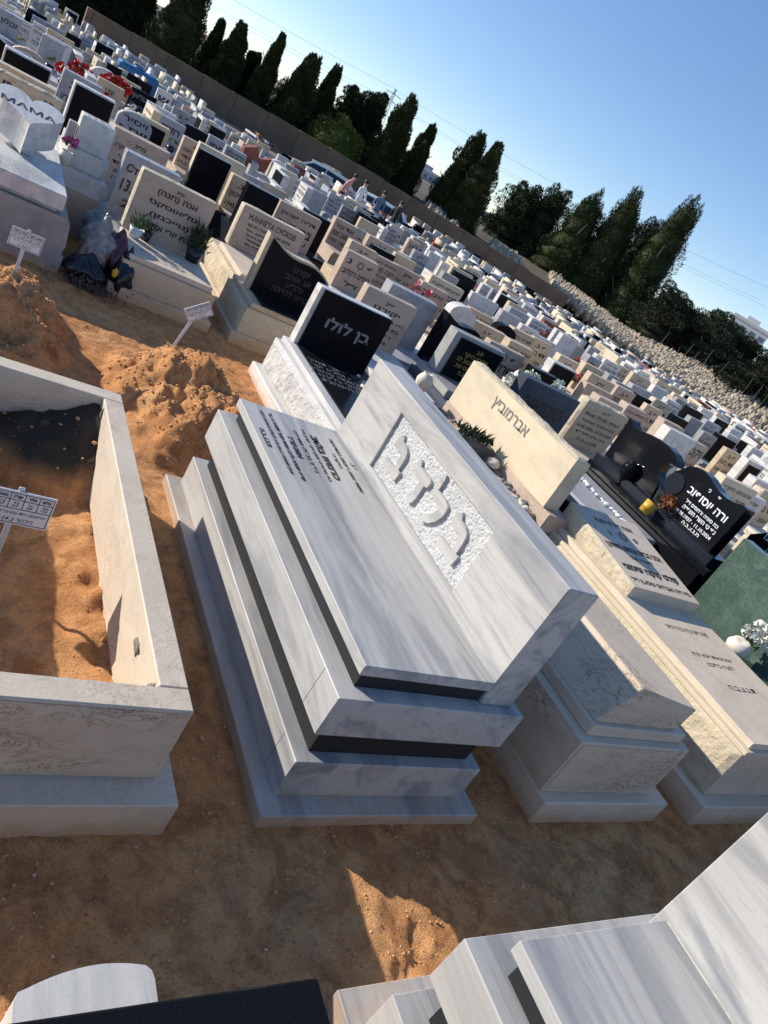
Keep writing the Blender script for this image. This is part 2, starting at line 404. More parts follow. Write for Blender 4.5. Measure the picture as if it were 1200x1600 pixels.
def tube_data(pts, r, seg=6):
    V = []; F = []
    for i, p in enumerate(pts):
        p = Vector(p); a = Vector(pts[max(i - 1, 0)]); c = Vector(pts[min(i + 1, len(pts) - 1)])
        t = (c - a).normalized(); u = t.orthogonal().normalized() if abs(t.z) > 0.9 else t.cross(Vector((0, 0, 1))).normalized(); w = t.cross(u)
        rr = r[i] if isinstance(r, (list, tuple)) else r
        for k in range(seg):
            an = 2 * math.pi * k / seg; V.append(tuple(p + (u * math.cos(an) + w * math.sin(an)) * rr))
    for i in range(len(pts) - 1):
        for k in range(seg):
            F.append([i * seg + k, i * seg + (k + 1) % seg, (i + 1) * seg + (k + 1) % seg, (i + 1) * seg + k])
    return V, F
def merge(parts):
    V = []; F = []
    for v, f in parts:
        k = len(V); V += [tuple(a) for a in v]; F += [[a + k for a in r] for r in f]
    return V, F
_ico = None
def stone_mesh(seed, sub=2, amp=0.25, flat=0.6):
    bm = bmesh.new(); bmesh.ops.create_icosphere(bm, subdivisions=sub, radius=1.0)
    r = random.Random(seed); off = Vector((r.uniform(0, 50), r.uniform(0, 50), r.uniform(0, 50)))
    from mathutils import noise
    for v in bm.verts:
        v.co *= 1 + amp * noise.noise(v.co * 1.6 + off); v.co.z *= flat
    me = bpy.data.meshes.new('stone'); bm.to_mesh(me); bm.free()
    me.polygons.foreach_set('use_smooth', [True] * len(me.polygons)); return me

# ------------------------------------------------------------------ lettering (Hebrew runs right to left)
def heb(s):
    out = []; run = ''
    for ch in s:
        if ch.isdigit() or ch in '.-–/' and run or (ch.isascii() and ch.isalpha()) or '\u0400' <= ch <= '\u04ff': run += ch
        else:
            if run: out.append(run); run = ''
            out.append({'(': ')', ')': '('}.get(ch, ch))
    if run: out.append(run)
    return ''.join(reversed(out))
def fixline(s):
    return heb(s) if any('\u0590' <= c <= '\u05ff' for c in s) else s
TEXTS = []
def text(name, lines, size, mat, parent, mtx, bold=0.0, spacing=1.0, extrude=0.0, align='CENTER', res=2, shear=0.0, fit=None):
    cu = bpy.data.curves.new('t', 'FONT'); cu.body = '\n'.join(fixline(s) for s in (lines if isinstance(lines, (list, tuple)) else [lines]))
    cu.size = size; cu.align_x = align; cu.align_y = 'CENTER'; cu.space_line = spacing; cu.offset = bold * size
    cu.extrude = extrude; cu.resolution_u = res; cu.shear = shear
    o = bpy.data.objects.new('t', cu); COL.objects.link(o)
    TEXTS.append((o, name, mat, parent, mtx, fit)); return o
def face_mtx(origin, right, up):
    r = Vector(right).normalized(); u = Vector(up).normalized(); n = r.cross(u)
    m = Matrix((r, u, n)).transposed().to_4x4(); m.translation = Vector(origin); return m
def flush_texts():
    bpy.context.view_layer.update()
    dg = bpy.context.evaluated_depsgraph_get()
    for o, name, mat, parent, mtx, fit in TEXTS:
        me = bpy.data.meshes.new_from_object(o.evaluated_get(dg))
        n = len(me.vertices)
        if n:
            a = np.empty(n * 3); me.vertices.foreach_get('co', a); a = a.reshape(-1, 3)
            if fit:
                w = a[:, 0].max() - a[:, 0].min(); h = a[:, 1].max() - a[:, 1].min()
                if fit[0]: a[:, 0] = (a[:, 0] - (a[:, 0].max() + a[:, 0].min()) / 2) * min(fit[0] / w, 99)
                if fit[1]: a[:, 1] = (a[:, 1] - (a[:, 1].max() + a[:, 1].min()) / 2) * (fit[1] / h)
            a = a @ np.array(mtx.to_3x3()).T + np.array(mtx.translation)
            me.vertices.foreach_set('co', a.ravel()); me.update()
            me.materials.clear()
            link(name, me, mat, parent)
        bpy.data.objects.remove(o)
    TEXTS.clear()

# ------------------------------------------------------------------ the ground
def grade(a0, fine0, fine1, a1, step, grow):
    c = list(np.arange(fine0, fine1, step)); s = step; v = fine1
    while v < a1: c.append(v); s = min(s * grow, 400); v += s
    c.append(a1); s = step; v = fine0 - s
    while v > a0: c.insert(0, v); s = min(s * grow, 400); v -= s
    c.insert(0, a0); return np.array(c)
def ground_h(X, Y):
    t = np.clip((Y - 5) / 29.0, 0, 1); Z = -1.45 * t
    near = np.clip((9 - np.hypot(X, Y - 1)) / 3, 0, 1)
    nr = 1 - 0.6 * ((Y > -0.15) & (Y < 2.25) & (X > -.4))
    Z = Z - 0.012 * near * (Y < 2.25) + near * nr * (0.022 * fbm(X * 1.3, Y * 1.3, 5, 3) + 0.010 * fbm(X * 9, Y * 9, 3, 8) + 0.008 * fbm(X * 28, Y * 28, 2, 21))
    def blob(cx, cy, rx, ry, h, ang=0.0, sharp=1.0):
        c, s = math.cos(ang), math.sin(ang); dx = X - cx; dy = Y - cy
        u = (c * dx + s * dy) / rx; v = (-s * dx + c * dy) / ry
        r = np.sqrt(u * u + v * v) + 0.16 * fbm(X * 3, Y * 3, 3, 5)
        return h * np.clip(1 - r, 0, 1) ** sharp
    md = blob(-1.12, 3.2, 0.70, 0.62, 0.42, 0.3, 0.8) + blob(-0.76, 3.7, 0.36, 0.42, 0.22) + blob(-1.6, 2.6, .6, .5, .25)
    md = np.maximum(md, blob(0.24, 3.0, 0.46, 0.72, 0.40, 0.25, 0.85)); md = np.maximum(md, blob(0.42, 2.55, 0.32, 0.36, 0.30))
    md = md + blob(0.02, 2.55, .25, .35, .10)
    rough = np.clip(md * 6, 0, 1)
    wx = X + .08 * fbm(X * 5, Y * 5, 3, 61); wy = Y + .08 * fbm(X * 5, Y * 5, 3, 62)
    md = md + rough * (0.19 * (ridged(wx * 3.3, wy * 3.3, 3, 12) - 0.60) + 0.11 * (np.round(vnoise(wx * 7, wy * 7, 33) * 4) / 4 - .5) + 0.045 * (ridged(wx * 13, wy * 13, 3, 35) - .5))
    hole = blob(0.30, 2.86, 0.13, 0.10, 0.13, 0.3) + blob(-0.86, 3.02, 0.16, 0.12, 0.12, 0.2)
    Z = Z + np.maximum(md, 0) - hole
    # shoe prints on the path
    for k in range(26):
        px_ = -1.1 + (k * 0.37) % 3.6; py_ = -0.95 + ((k * 0.619) % 1.0) * 0.75; an = 0.5 + 2.2 * ((k * 0.37) % 1.0)
        c_, s_ = math.cos(an), math.sin(an); u = c_ * (X - px_) + s_ * (Y - py_); v = -s_ * (X - px_) + c_ * (Y - py_)
        r1 = np.sqrt(((u - .045) / .065) ** 2 + (v / .040) ** 2); r2 = np.sqrt(((u + .075) / .040) ** 2 + (v / .030) ** 2)
        d_ = np.minimum(r1, r2); Z = Z - .011 * np.clip((1.1 - d_) * 4, 0, 1) + .004 * np.exp(-((d_ - 1.3) / .22) ** 2)
    # inside the open kerb: rough fill, a damp clay heap in the far corner and crumbling edge at the right wall
    ins = ((X > -1.25) & (X < -0.40) & (Y > 0.10) & (Y < 2.02)).astype(float)
    fill = 0.07 + 0.022 * fbm(X * 3, Y * 3, 3, 41) + 0.010 * fbm(X * 20, Y * 20, 3, 42)
    dc = np.hypot((X + 0.50) / 0.42, (Y - 1.98) / 0.42) + 0.22 * fbm(X * 6, Y * 6, 4, 44)
    heap = 0.26 * np.clip(1.15 - dc, 0, 1) ** 0.7
    edge = np.clip((X + 0.60) / 0.12, 0, 1) * 0.05 * (1 + fbm(X * 12, Y * 12, 3, 47))
    Z = np.where(ins > 0, fill + heap + edge, Z)
    clay = ins * np.clip((1.05 - dc) * 4, 0, 1)
    # the ground dips a little along the kerbs of the main row
    return Z, clay
gx = grade(-900, -2.2, 2.9, 4000, 0.0175, 1.09); gy = grade(-600, -1.4, 5.0, 4500, 0.0175, 1.08)
GX, GY = np.meshgrid(gx, gy, indexing='ij')
GZ, GC = ground_h(GX, GY)
nx, ny = GX.shape
me = bpy.data.meshes.new('ground')
V = np.stack([GX, GY, GZ], -1).reshape(-1, 3)
ii, jj = np.meshgrid(np.arange(nx - 1), np.arange(ny - 1), indexing='ij'); a = (ii * ny + jj).ravel()
Fq = np.stack([a, a + ny, a + ny + 1, a + 1], -1)
me.vertices.add(len(V)); me.vertices.foreach_set('co', V.ravel())
me.loops.add(Fq.size); me.loops.foreach_set('vertex_index', Fq.ravel().astype(np.int32))
me.polygons.add(len(Fq)); me.polygons.foreach_set('loop_start', np.arange(0, Fq.size, 4, dtype=np.int32))
me.polygons.foreach_set('use_smooth', np.ones(len(Fq), dtype=bool))
me.update(calc_edges=True)
ca = me.color_attributes.new('clay', 'FLOAT_COLOR', 'POINT')
cc = np.repeat(GC.reshape(-1, 1), 4, 1).astype(np.float32); cc[:, 3] = 1; ca.data.foreach_set('color', cc.ravel())
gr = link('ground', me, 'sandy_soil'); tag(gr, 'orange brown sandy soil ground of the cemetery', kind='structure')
def gz(x, y): return float(ground_h(np.array([x], float), np.array([y], float))[0][0])

# loose chips and clods, far too many to count
def scatter(name, label, n, mat, region, smin, smax, seed, dens=None, kinds=6):
    r = np.random.RandomState(seed)
    base = []
    for k in range(kinds):
        mm = stone_mesh(seed * 10 + k, 1, 0.5, 0.7)
        a = np.empty(len(mm.vertices) * 3); mm.vertices.foreach_get('co', a)
        base.append((a.reshape(-1, 3), np.array([list(p.vertices) for p in mm.polygons]))); bpy.data.meshes.remove(mm)
    X = r.uniform(region[0], region[1], n * 4); Y = r.uniform(region[2], region[3], n * 4)
    keep = np.ones(n * 4, bool) if dens is None else r.uniform(0, 1, n * 4) < dens(X, Y)
    X = X[keep][:n]; Y = Y[keep][:n]; Z = ground_h(X, Y)[0]
    Vs = []; Fs = []; off = 0
    for i in range(len(X)):
        v, f = base[i % kinds]; s = smin + (smax - smin) * r.uniform() ** 3
        an = r.uniform(0, 6.28); c, q = math.cos(an), math.sin(an)
        w = v * s; w = np.stack([c * w[:, 0] - q * w[:, 1], q * w[:, 0] + c * w[:, 1], w[:, 2]], -1) + [X[i], Y[i], Z[i] + s * 0.25]
        Vs.append(w); Fs.append(f + off); off += len(v)
    V = np.concatenate(Vs); F = np.concatenate(Fs)
    me = bpy.data.meshes.new(name); me.vertices.add(len(V)); me.vertices.foreach_set('co', V.ravel())
    me.loops.add(F.size); me.loops.foreach_set('vertex_index', F.ravel().astype(np.int32))
    me.polygons.add(len(F)); me.polygons.foreach_set('loop_start', np.arange(0, F.size, 3, dtype=np.int32)); me.update(calc_edges=True)
    o = link(name, me, mat); tag(o, label, kind='stuff'); return o
inside = lambda X, Y: ((X > -1.3) & (X < -0.32) & (Y > -0.02) & (Y < 2.12)) | ((X > 0) & (X < 1) & (Y > 0) & (Y < 2.1))
scatter('stone_chips', 'small pale stone chips lying scattered over the soil', 2600, 'chip', (-2.0, 3.4, -1.3, 4.7), 0.0015, 0.006, 5,
        lambda X, Y: np.where(inside(X, Y), 0.0, 0.25 + 0.75 * (vnoise(X * 3, Y * 3, 4) > 0.6)))
md_d = lambda X, Y: np.clip(ground_h(X, Y)[0] * 7 - 0.25, 0.03, 1) * np.where((X > -1.3) & (X < -0.32) & (Y > -0.02) & (Y < 2.12), 0.1, 1.0) * np.where((X > -.05) & (X < 1.05) & (Y < 2.2), 0.2, 1)
scatter('soil_clods', 'crumbly orange clods of soil on the mounds', 11000, 'clod', (-2.0, 2.2, 0.2, 4.6), 0.002, 0.013, 6, md_d)
scatter('soil_grit', 'fine dark grit spread on the sandy path', 6500, 'clod', (-1.6, 3.4, -1.3, 0.3), 0.0015, 0.007, 7, None)

# ------------------------------------------------------------------ hero monuments (children are modelled at world coordinates)
def W(root):
    inv = Matrix.Translation(root.location).inverted()
    for c in root.children: c.matrix_parent_inverse = inv
ROOTS = []
def hero(name, label, cat, loc, group=None):
    r = thing(name, label, cat, loc, 0, group); ROOTS.append(r); return r

# --- main white marble monument
def tiered(root, P, mm, letters):
    b = box('base', P['bx0'], P['bx1'], P['by0'], P['by1'], -0.12, P['b1'], mm, root, 0.003)
    box('lower_tier', P['tx0'], P['tx1'], P['ty0'], P['ty1'], P['b1'], P['t1'], mm, root, 0.003)
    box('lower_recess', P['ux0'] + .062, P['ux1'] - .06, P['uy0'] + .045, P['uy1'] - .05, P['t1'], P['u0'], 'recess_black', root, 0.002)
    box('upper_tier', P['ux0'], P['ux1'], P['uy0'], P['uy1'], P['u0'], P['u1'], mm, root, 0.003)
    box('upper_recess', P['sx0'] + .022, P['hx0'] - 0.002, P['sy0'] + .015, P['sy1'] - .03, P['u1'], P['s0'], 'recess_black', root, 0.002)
    box('ledger_slab', P['sx0'], P['hx0'] - 0.0015, P['sy0'], P['sy1'], P['s0'], P['s1'], mm, root, 0.0025)
    # mitre joints of the tier facings, a hair proud
    for z0, z1, y in ((P['b1'] + .004, P['t1'] - .006, P['ty0'] + .13), (P['u0'] + .006, P['u1'] - .006, P['uy0'] + .14)):
        x = P['tx0'] if z0 < P['t1'] else P['ux0']
        link('joint', mesh([(x - .0006, y, z0), (x - .0006, y + .0025, z0), (x - .0006, y + .0025, z1), (x - .0006, y, z1)], [[0, 1, 2, 3]]), 'letter_grey', root)
P = dict(bx0=0.0, bx1=1.0, by0=0.0, by1=2.095, b1=0.042, tx0=.071, tx1=.938, ty0=.083, ty1=2.039, t1=.215, ux0=.074, ux1=.943, uy0=.087, uy1=2.027,
         u0=.347, u1=.521, sx0=.135, hx0=.734, sy0=.135, sy1=1.992, s0=.586, s1=.63)
main = hero('marble_monument', 'large tiered white marble grave with grey veins and four raised letters on a rough panel', 'grave', (0.5, 1.05, 0))
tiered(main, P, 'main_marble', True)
# headstone with a sunk panel (frame of four bars in one mesh)
hx0, hx1, hz0, hz1, hy0, hy1 = .734, .899, .5235, 1.10, .135, 1.992
py0, py1, pz0, pz1, pd = .588, 1.563, .687, 1.006, .022
def headstone_with_panel(root):
    b = .005
    bm = bmesh.new()
    def v(x, y, z): return bm.verts.new((x, y, z))
    fr = [v(hx0, hy0 + b, hz0), v(hx0, hy1 - b, hz0), v(hx0, hy1 - b, hz1 - b), v(hx0, hy0 + b, hz1 - b)]
    pi = [v(hx0, py0, pz0), v(hx0, py1, pz0), v(hx0, py1, pz1), v(hx0, py0, pz1)]
    pb = [v(hx0 + pd, py0, pz0), v(hx0 + pd, py1, pz0), v(hx0 + pd, py1, pz1), v(hx0 + pd, py0, pz1)]
    bk = [v(hx1, hy0 + b, hz0), v(hx1, hy1 - b, hz0), v(hx1, hy1 - b, hz1 - b), v(hx1, hy0 + b, hz1 - b)]
    sn = [v(hx0 + b, hy0, hz0), v(hx1 - b, hy0, hz0), v(hx1 - b, hy0, hz1 - b), v(hx0 + b, hy0, hz1 - b)]
    sf = [v(hx0 + b, hy1, hz0), v(hx1 - b, hy1, hz0), v(hx1 - b, hy1, hz1 - b), v(hx0 + b, hy1, hz1 - b)]
    tp = [v(hx0 + b, hy0 + b, hz1), v(hx0 + b, hy1 - b, hz1), v(hx1 - b, hy1 - b, hz1), v(hx1 - b, hy0 + b, hz1)]
    F = []
    for i in range(4):
        j = (i + 1) % 4
        F += [[fr[i], fr[j], pi[j], pi[i]], [pi[i], pi[j], pb[j], pb[i]]]
    F += [pb, bk, sn, sf, tp, [fr[3], fr[2], tp[1], tp[0]], [bk[3], bk[2], tp[2], tp[3]], [sn[3], sn[2], tp[3], tp[0]], [sf[3], sf[2], tp[2], tp[1]],
          [fr[0], fr[3], sn[3], sn[0]], [fr[1], fr[2], sf[3], sf[0]], [bk[0], bk[3], sn[2], sn[1]], [bk[1], bk[2], sf[2], sf[1]],
          [fr[3], tp[0], sn[3]], [fr[2], tp[1], sf[3]], [bk[3], tp[3], sn[2]], [bk[2], tp[2], sf[2]]]
    for f in F: bm.faces.new(f)
    bmesh.ops.recalc_face_normals(bm, faces=bm.faces)
    me = bpy.data.meshes.new('headstone'); bm.to_mesh(me); bm.free()
    return link('headstone', me, 'main_marble', root)
hs = headstone_with_panel(main)
# bush-hammered panel floor
A, B = np.meshgrid(np.linspace(py0 + .001, py1 - .001, 260), np.linspace(pz0 + .001, pz1 - .001, 86), indexing='ij')
hgt = 0.0065 * np.clip(vnoise(A * 95, B * 95, 2) * 0.75 + vnoise(A * 190, B * 190, 5) * 0.55 - .15, 0, 1)
Vp = np.stack([np.full_like(A, hx0 + pd - .002) - hgt, A, B], -1).reshape(-1, 3).tolist()
Fp = [[i * 86 + j, i * 86 + j + 1, (i + 1) * 86 + j + 1, (i + 1) * 86 + j] for i in range(259) for j in range(85)]
m_split('hammered_marble', (0.66, 0.655, 0.64))
link('rough_panel', mesh(Vp, Fp), 'hammered_marble', hs)
def curve_pts(pts, n=6):
    return pts
def letter(name, poly):
    """poly in (reading u to the right = -y, z) given as (y, z)"""
    n = len(poly); x0 = hx0 - 0.000; x1 = hx0 + pd - .001
    V = [(x0, y, z) for y, z in poly] + [(x1, y + .0, z) for y, z in poly]
    F = [list(range(n)), list(range(2 * n - 1, n - 1, -1))] + [[i, (i + 1) % n, (i + 1) % n + n, i + n] for i in range(n)]
    me = mesh(V, F); bm = bmesh.new(); bm.from_mesh(me); bmesh.ops.recalc_face_normals(bm, faces=bm.faces)
    bmesh.ops.triangulate(bm, faces=[f for f in bm.faces if len(f.verts) > 4]); bm.to_mesh(me); bm.free()
    return link(name, me, 'main_marble', hs)
def bet(yr):  # yr: y of the right edge of the letter (smallest y); letter grows to larger y
    q = [(.150, .928), (.128, .944), (.118, .938), (.106, .920), (.060, .914), (.038, .904), (.026, .884), (.022, .850), (.022, .806), (.000, .803), (.004, .766), (.010, .752), (.158, .752), (.164, .792), (.060, .796), (.060, .858), (.070, .868), (.140, .866), (.156, .884), (.160, .908)]
    return [(yr + a, z) for a, z in q]
letter('raised_letter', bet(0.675))
letter('raised_letter', bet(1.316))
lam = [(1.040, .985), (1.020, .990), (1.012, .972), (1.012, .916), (.930, .914), (.900, .904), (.892, .880), (.895, .850), (.915, .810), (.950, .775), (1.000, .752), (1.014, .760), (1.016, .784), (.985, .800), (.955, .830), (.945, .860), (.952, .872), (1.042, .872)]
letter('raised_letter', lam)
dal = [(1.246, .922), (1.232, .938), (1.216, .934), (1.206, .916), (1.092, .914), (1.082, .902), (1.090, .872), (1.112, .868), (1.112, .800), (1.124, .762), (1.150, .748), (1.168, .752), (1.160, .784), (1.154, .810), (1.154, .868), (1.240, .868), (1.250, .890)]
letter('raised_letter', dal)
R_ = (0, -1, 0); U_ = (1, 0, 0)
for s, x, yc, w, hh, bo in [('פ.נ.', .687, 1.607, .070, .017, .01), ('אשתי אמנו וסבתנו המדהימה', .632, 1.600, .505, .017, .012), ('היקרה', .583, 1.612, .135, .018, .012), ('כרמיה בלדב', .517, 1.612, .42, .036, .025),
                        ('בת מרגרט ומקסים סורין ז״ל', .456, 1.612, .495, .020, .012), ('נפ׳ ג׳ בכסלו תשפ״ה', .400, 1.612, .39, .021, .012), ('1937-2024', .342, 1.615, .20, .025, .02),
                        ('שריה שמחה וליבה תמיד ישאר שמחה ועצור', .290, 1.612, .63, .020, .012), ('ונתן שמחה עצום ורב לכולם באהבה רבה', .235, 1.625, .59, .020, .012), ('ת.נ.צ.ב.ה', .180, 1.622, .172, .020, .015)]:
    text('inscription', s, .03, 'letter_black', main, face_mtx((x, yc, .6312), R_, U_), bold=bo * 3.4, fit=(w, hh * 1.4))

# --- second marble monument, bottom right
P2 = dict(bx0=.088, bx1=1.088, by0=-2.65, by1=-.565, b1=0.045, tx0=.128, tx1=1.03, ty0=-2.6, ty1=-.672, t1=.215, ux0=.153, ux1=1.035, uy0=-2.6, uy1=-.698,
          u0=.347, u1=.521, sx0=.215, hx0=.832, sy0=-2.55, sy1=-.772, s0=.586, s1=.63)
wm = hero('marble_monument', 'sunlit white marble grave in the bottom right corner with black gap under its slab', 'grave', (.6, -1.6, 0))
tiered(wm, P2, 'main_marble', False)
box('headstone', .832, .985, -2.55, -.745, .5235, 1.10, 'main_marble', wm, .005)
box('sealant_joint', .8275, .8315, -2.4, -.78, .6302, .6332, 'chip', wm, .0005)

# --- open cream kerb with soil
kb = hero('open_grave_kerb', 'open cream limestone kerb box filled with loose orange soil', 'grave', (-.8, 1.0, 0))
X0, X1, Y0, Y1 = -1.30, -.383, .078, 2.061; IX0, IX1, IY0, IY1 = -1.19, -.476, .168, 1.965
for a_ in ((-1.36, -.323, -.02, .15), (-1.36, -.323, 1.975, 2.12), (-1.36, -1.2, .1505, 1.9745), (-.466, -.323, .1505, 1.9745)): box('footing', *a_, -.15, .12, 'pale_limestone', kb, .004)
def kerb_bar(nm, x0, x1, y0, y1, seed, faces):
    return rough_box(nm, x0, x1, y0, y1, .12, .419, 'pale_limestone', 'veined_limestone', faces, kb, .006, .03, .004, seed, .012)
kerb_bar('kerb_wall', X0, X1, Y0, IY0, 3, ['-y'])
kerb_bar('kerb_wall', X0, X1, IY1, Y1, 4, [])
kerb_bar('kerb_wall', IX1, X1, IY0 + .001, IY1 - .001, 5, [])
kerb_bar('kerb_wall', X0, IX0, IY0 + .001, IY1 - .001, 6, [])
def mortar_blob(x, y, z, ry, rz_, seed):
    mm = stone_mesh(seed, 3, .9, 1.0)
    for v in mm.vertices: v.co = Vector((v.co.x * .008, v.co.y * ry, v.co.z * rz_))
    o = link('mortar_smear', mm, 'mortar', kb); o.data.transform(Matrix.Translation((x, y, z)))
mortar_blob(IX1, .42, .33, .030, .022, 61); mortar_blob(IX1, .195, .34, .040, .05, 62); mortar_blob(IX1, 1.90, .33, .04, .05, 63)
# damp clay pressed on the inside corner
mm = stone_mesh(71, 4, .55, .9)
for v in mm.vertices:
    n_ = float(fbm(np.array([v.co.x * 3 + 5]), np.array([v.co.z * 3 + v.co.y * 2]), 3, 9)[0]); v.co = Vector((v.co.x * .15, v.co.y * .10, v.co.z * .14)) * (1 + .35 * n_) + Vector((-.60, 1.93, .15))
m_simple('damp_clay', (0.10, 0.075, 0.052), 0.95, 0.45, 40, bump=0.9)
link('clay_heap', mm, 'damp_clay', kb)
mm = stone_mesh(72, 3, .2, .6)
for v in mm.vertices: v.co = Vector((v.co.x * .055, v.co.y * .04, v.co.z * .035)) + Vector((-.70, 1.62, .10))
o = link('rock', mm, 'hill_soil'); tag(o, 'rounded earthy stone lying in the soil of the open kerb', 'stone')

# --- bevelled limestone grave right of the main monument
bv = hero('bevelled_grave', 'pale veined limestone grave with sloping top, between the marble monument and the split face grave', 'grave', (1.8, 1.0, 0))
box('base', 1.35, 2.262, 0, 2.06, -.12, .120, 'pale_limestone', bv, .008)
rough_box('body', 1.351, 2.15, .06, 2.0, .12, .440, 'pale_limestone', 'veined_limestone', ['-x', '-y'], bv, .006, .03, .005, 8, .015)
box('ledge', 1.405, 2.10, .10, 1.96, .44, .50, 'pale_limestone', bv, .006)
me = mesh([(1.425, .125, .50), (2.03, .125, .50), (2.03, 1.93, .50), (1.425, 1.93, .50), (1.60, .150, .70), (2.05, .125, .640), (2.05, 1.93, .640), (1.60, 1.90, .70)],
          [[0, 3, 2, 1], [4, 5, 6, 7], [0, 1, 5, 4], [1, 2, 6, 5], [2, 3, 7, 6], [3, 0, 4, 7]])
o = link('sloping_top', me, 'veined_limestone', bv); bmod = bmesh.new(); bmod.from_mesh(me); bmesh.ops.bevel(bmod, geom=bmod.edges[:], offset=.005, segments=1, affect='EDGES'); bmod.to_mesh(me); bmod.free()

# --- split face limestone grave with pillow stone
sp = hero('split_face_grave', 'cream grave with rough sunlit split side and inscribed pillow stone with a star', 'grave', (3.0, 1.1, 0))
box('base', 2.56, 3.62, -.02, 2.25, -.12, .125, 'pale_limestone', sp, .008)
rough_box('body', 2.63, 3.56, .06, 2.2, .125, .445, 'pale_limestone', 'split_limestone', ['-x'], sp, .022, .018, .005, 15)
box('kerb_rim', 2.62, 3.57, .045, 2.21, .445, .475, 'cream_stone', sp, .004)
box('ledger_slab', 2.66, 3.54, .07, 2.19, .475, .515, 'pale_limestone', sp, .004)
0 and box('rim_strip', 2.632, 2.70, .06, 2.2, .5155, .527, 'cream_stone', sp, .003)
# pillow: sloped wedge with rough left side
def wedge(nm, x0, x1, y0, y1, z0, zn, zf, mat, rmat, parent):
    V = [(x0, y0, z0), (x1, y0, z0), (x1, y1, z0), (x0, y1, z0), (x0, y0, zn), (x1, y0, zn), (x1, y1, zf), (x0, y1, zf)]
    F = [[0, 3, 2, 1], [4, 5, 6, 7], [0, 1, 5, 4], [1, 2, 6, 5], [2, 3, 7, 6]]
    na, nb = 44, 16; k = len(V)
    for i in range(na + 1):
        for j in range(nb + 1):
            u, w = i / na, j / nb; y = y0 + (y1 - y0) * u; zt = zn + (zf - zn) * u; z = z0 + (zt - z0) * w
            e = min(1, min(u, 1 - u) * 12, min(w, 1 - w) * 5)
            h = .6 + .5 * float(fbm(np.array([y * 9.]), np.array([z * 9.]), 3, 4)[0]) + .4 * float(ridged(np.array([y * 22.]), np.array([z * 22.]), 3, 6)[0] - .5)
            V.append((x0 - .02 * h * e, y, z))
    nf = len(F)
    for i in range(na):
        for j in range(nb): F.append([k + i * (nb + 1) + j, k + i * (nb + 1) + j + 1, k + (i + 1) * (nb + 1) + j + 1, k + (i + 1) * (nb + 1) + j])
    me = mesh(V, F); me.materials.append(MATS[mat]); me.materials.append(MATS[rmat]); me.polygons.foreach_set('material_index', [0] * nf + [1] * (len(F) - nf))
    return link(nm, me, None, parent)
wedge('pillow_stone', 2.72, 3.46, 1.235, 2.06, .5155, .60, .68, 'pale_limestone', 'split_limestone', sp)
sl = Vector((0, 2.06 - 1.235, .08)).normalized()
def on_pillow(v): return (3.09, 1.235 + v * .83, .602 + v * .08)
for s, v, w, hh, bo in [('אשת חיל מי ימצא', .84, .44, .05, .015), ('פ          נ', .68, .34, .04, .015), ('אמנו סבתנו אחותנו ודודתנו', .50, .62, .05, .015), ('היקרה מכל', .39, .26, .042, .015), ('קולט קוקה שימוני', .24, .62, .075, .03), ('בת חיה ואברהם שימעון ז״ל', .09, .66, .05, .015)]:
    text('inscription', s, .05, 'letter_black', sp, face_mtx(on_pillow(v), (1, 0, 0), sl), bold=bo * 2, fit=(w, hh * 1.15))
def star_data(cx, cy, r, w):
    V = []; F = []
    for t in (0, 1):
        pts = [(cx + r * math.cos(math.pi / 2 + t * math.pi + k * 2 * math.pi / 3), cy + r * math.sin(math.pi / 2 + t * math.pi + k * 2 * math.pi / 3)) for k in range(3)]
        pin = [(cx + (r - w * 2) * math.cos(math.pi / 2 + t * math.pi + k * 2 * math.pi / 3), cy + (r - w * 2) * math.sin(math.pi / 2 + t * math.pi + k * 2 * math.pi / 3)) for k in range(3)]
        k0 = len(V); V += [(a, b, t * .0004) for a, b in pts + pin]
        for i in range(3): j = (i + 1) % 3; F.append([k0 + i, k0 + j, k0 + 3 + j, k0 + 3 + i])
    return V, F
def star(parent, mtx, r, mat='letter_black', w=.1):
    V, F = star_data(0, 0, r, r * w); V = [tuple(mtx @ Vector(v)) for v in V]
    return link('star_of_david', mesh(V, F), mat, parent)
star(sp, face_mtx(on_pillow(.68), (1, 0, 0), sl), .055)
for s, y, w in [('תהיה נפשה צרורה בצרור החיים', 1.00, .46), ('אוהבים אותך אמא יקרה', .76, .44), ('לנצח בליבנו', .69, .30), ('ת.נ.צ.ב.ה', .50, .30)]:
    text('inscription', s, .04, 'letter_black', sp, face_mtx((3.13, y, .5162), (1, 0, 0), (0, 1, 0)), bold=.012, fit=(w, .038))

# --- Avramovich double headstone
av = hero('cream_double_grave', 'wide sunlit cream headstone with a rough top edge and one carved Hebrew surname', 'grave', (2.4, 2.8, 0))
box('base', 1.97, 2.72, 1.93, 3.62, -.15, .14, 'pink_limestone', av)
box('body', 2.0, 2.70, 1.96, 3.6, .14, .44, 'pink_limestone', av)
box('ledger_slab', 2.03, 2.499, 2.05, 3.59, .44, .50, 'pink_limestone', av)
box('headstone_foot', 2.5, 2.72, 1.95, 3.61, .44, .575, 'pink_limestone', av)
rough_box('headstone', 2.5, 2.64, 2.04, 3.59, .575, .975, 'cream_stone', 'split_limestone', ['+z'], av, .02, .015, .003, 22)
text('inscription', 'אברמוביץ', .12, 'letter_grey', av, face_mtx((2.4985, 2.84, .85), (0, -1, 0), (0, 0, 1)), bold=.02, fit=(.52, .105))
text('inscription', ['שמחה בת רבקה', 'נפטרה ביום', 'ת.נ.צ.ב.ה'], .045, 'letter_gold', av, face_mtx((2.27, 2.62, .5015), (0, -1, 0), (1, 0, 0)), spacing=1.1)

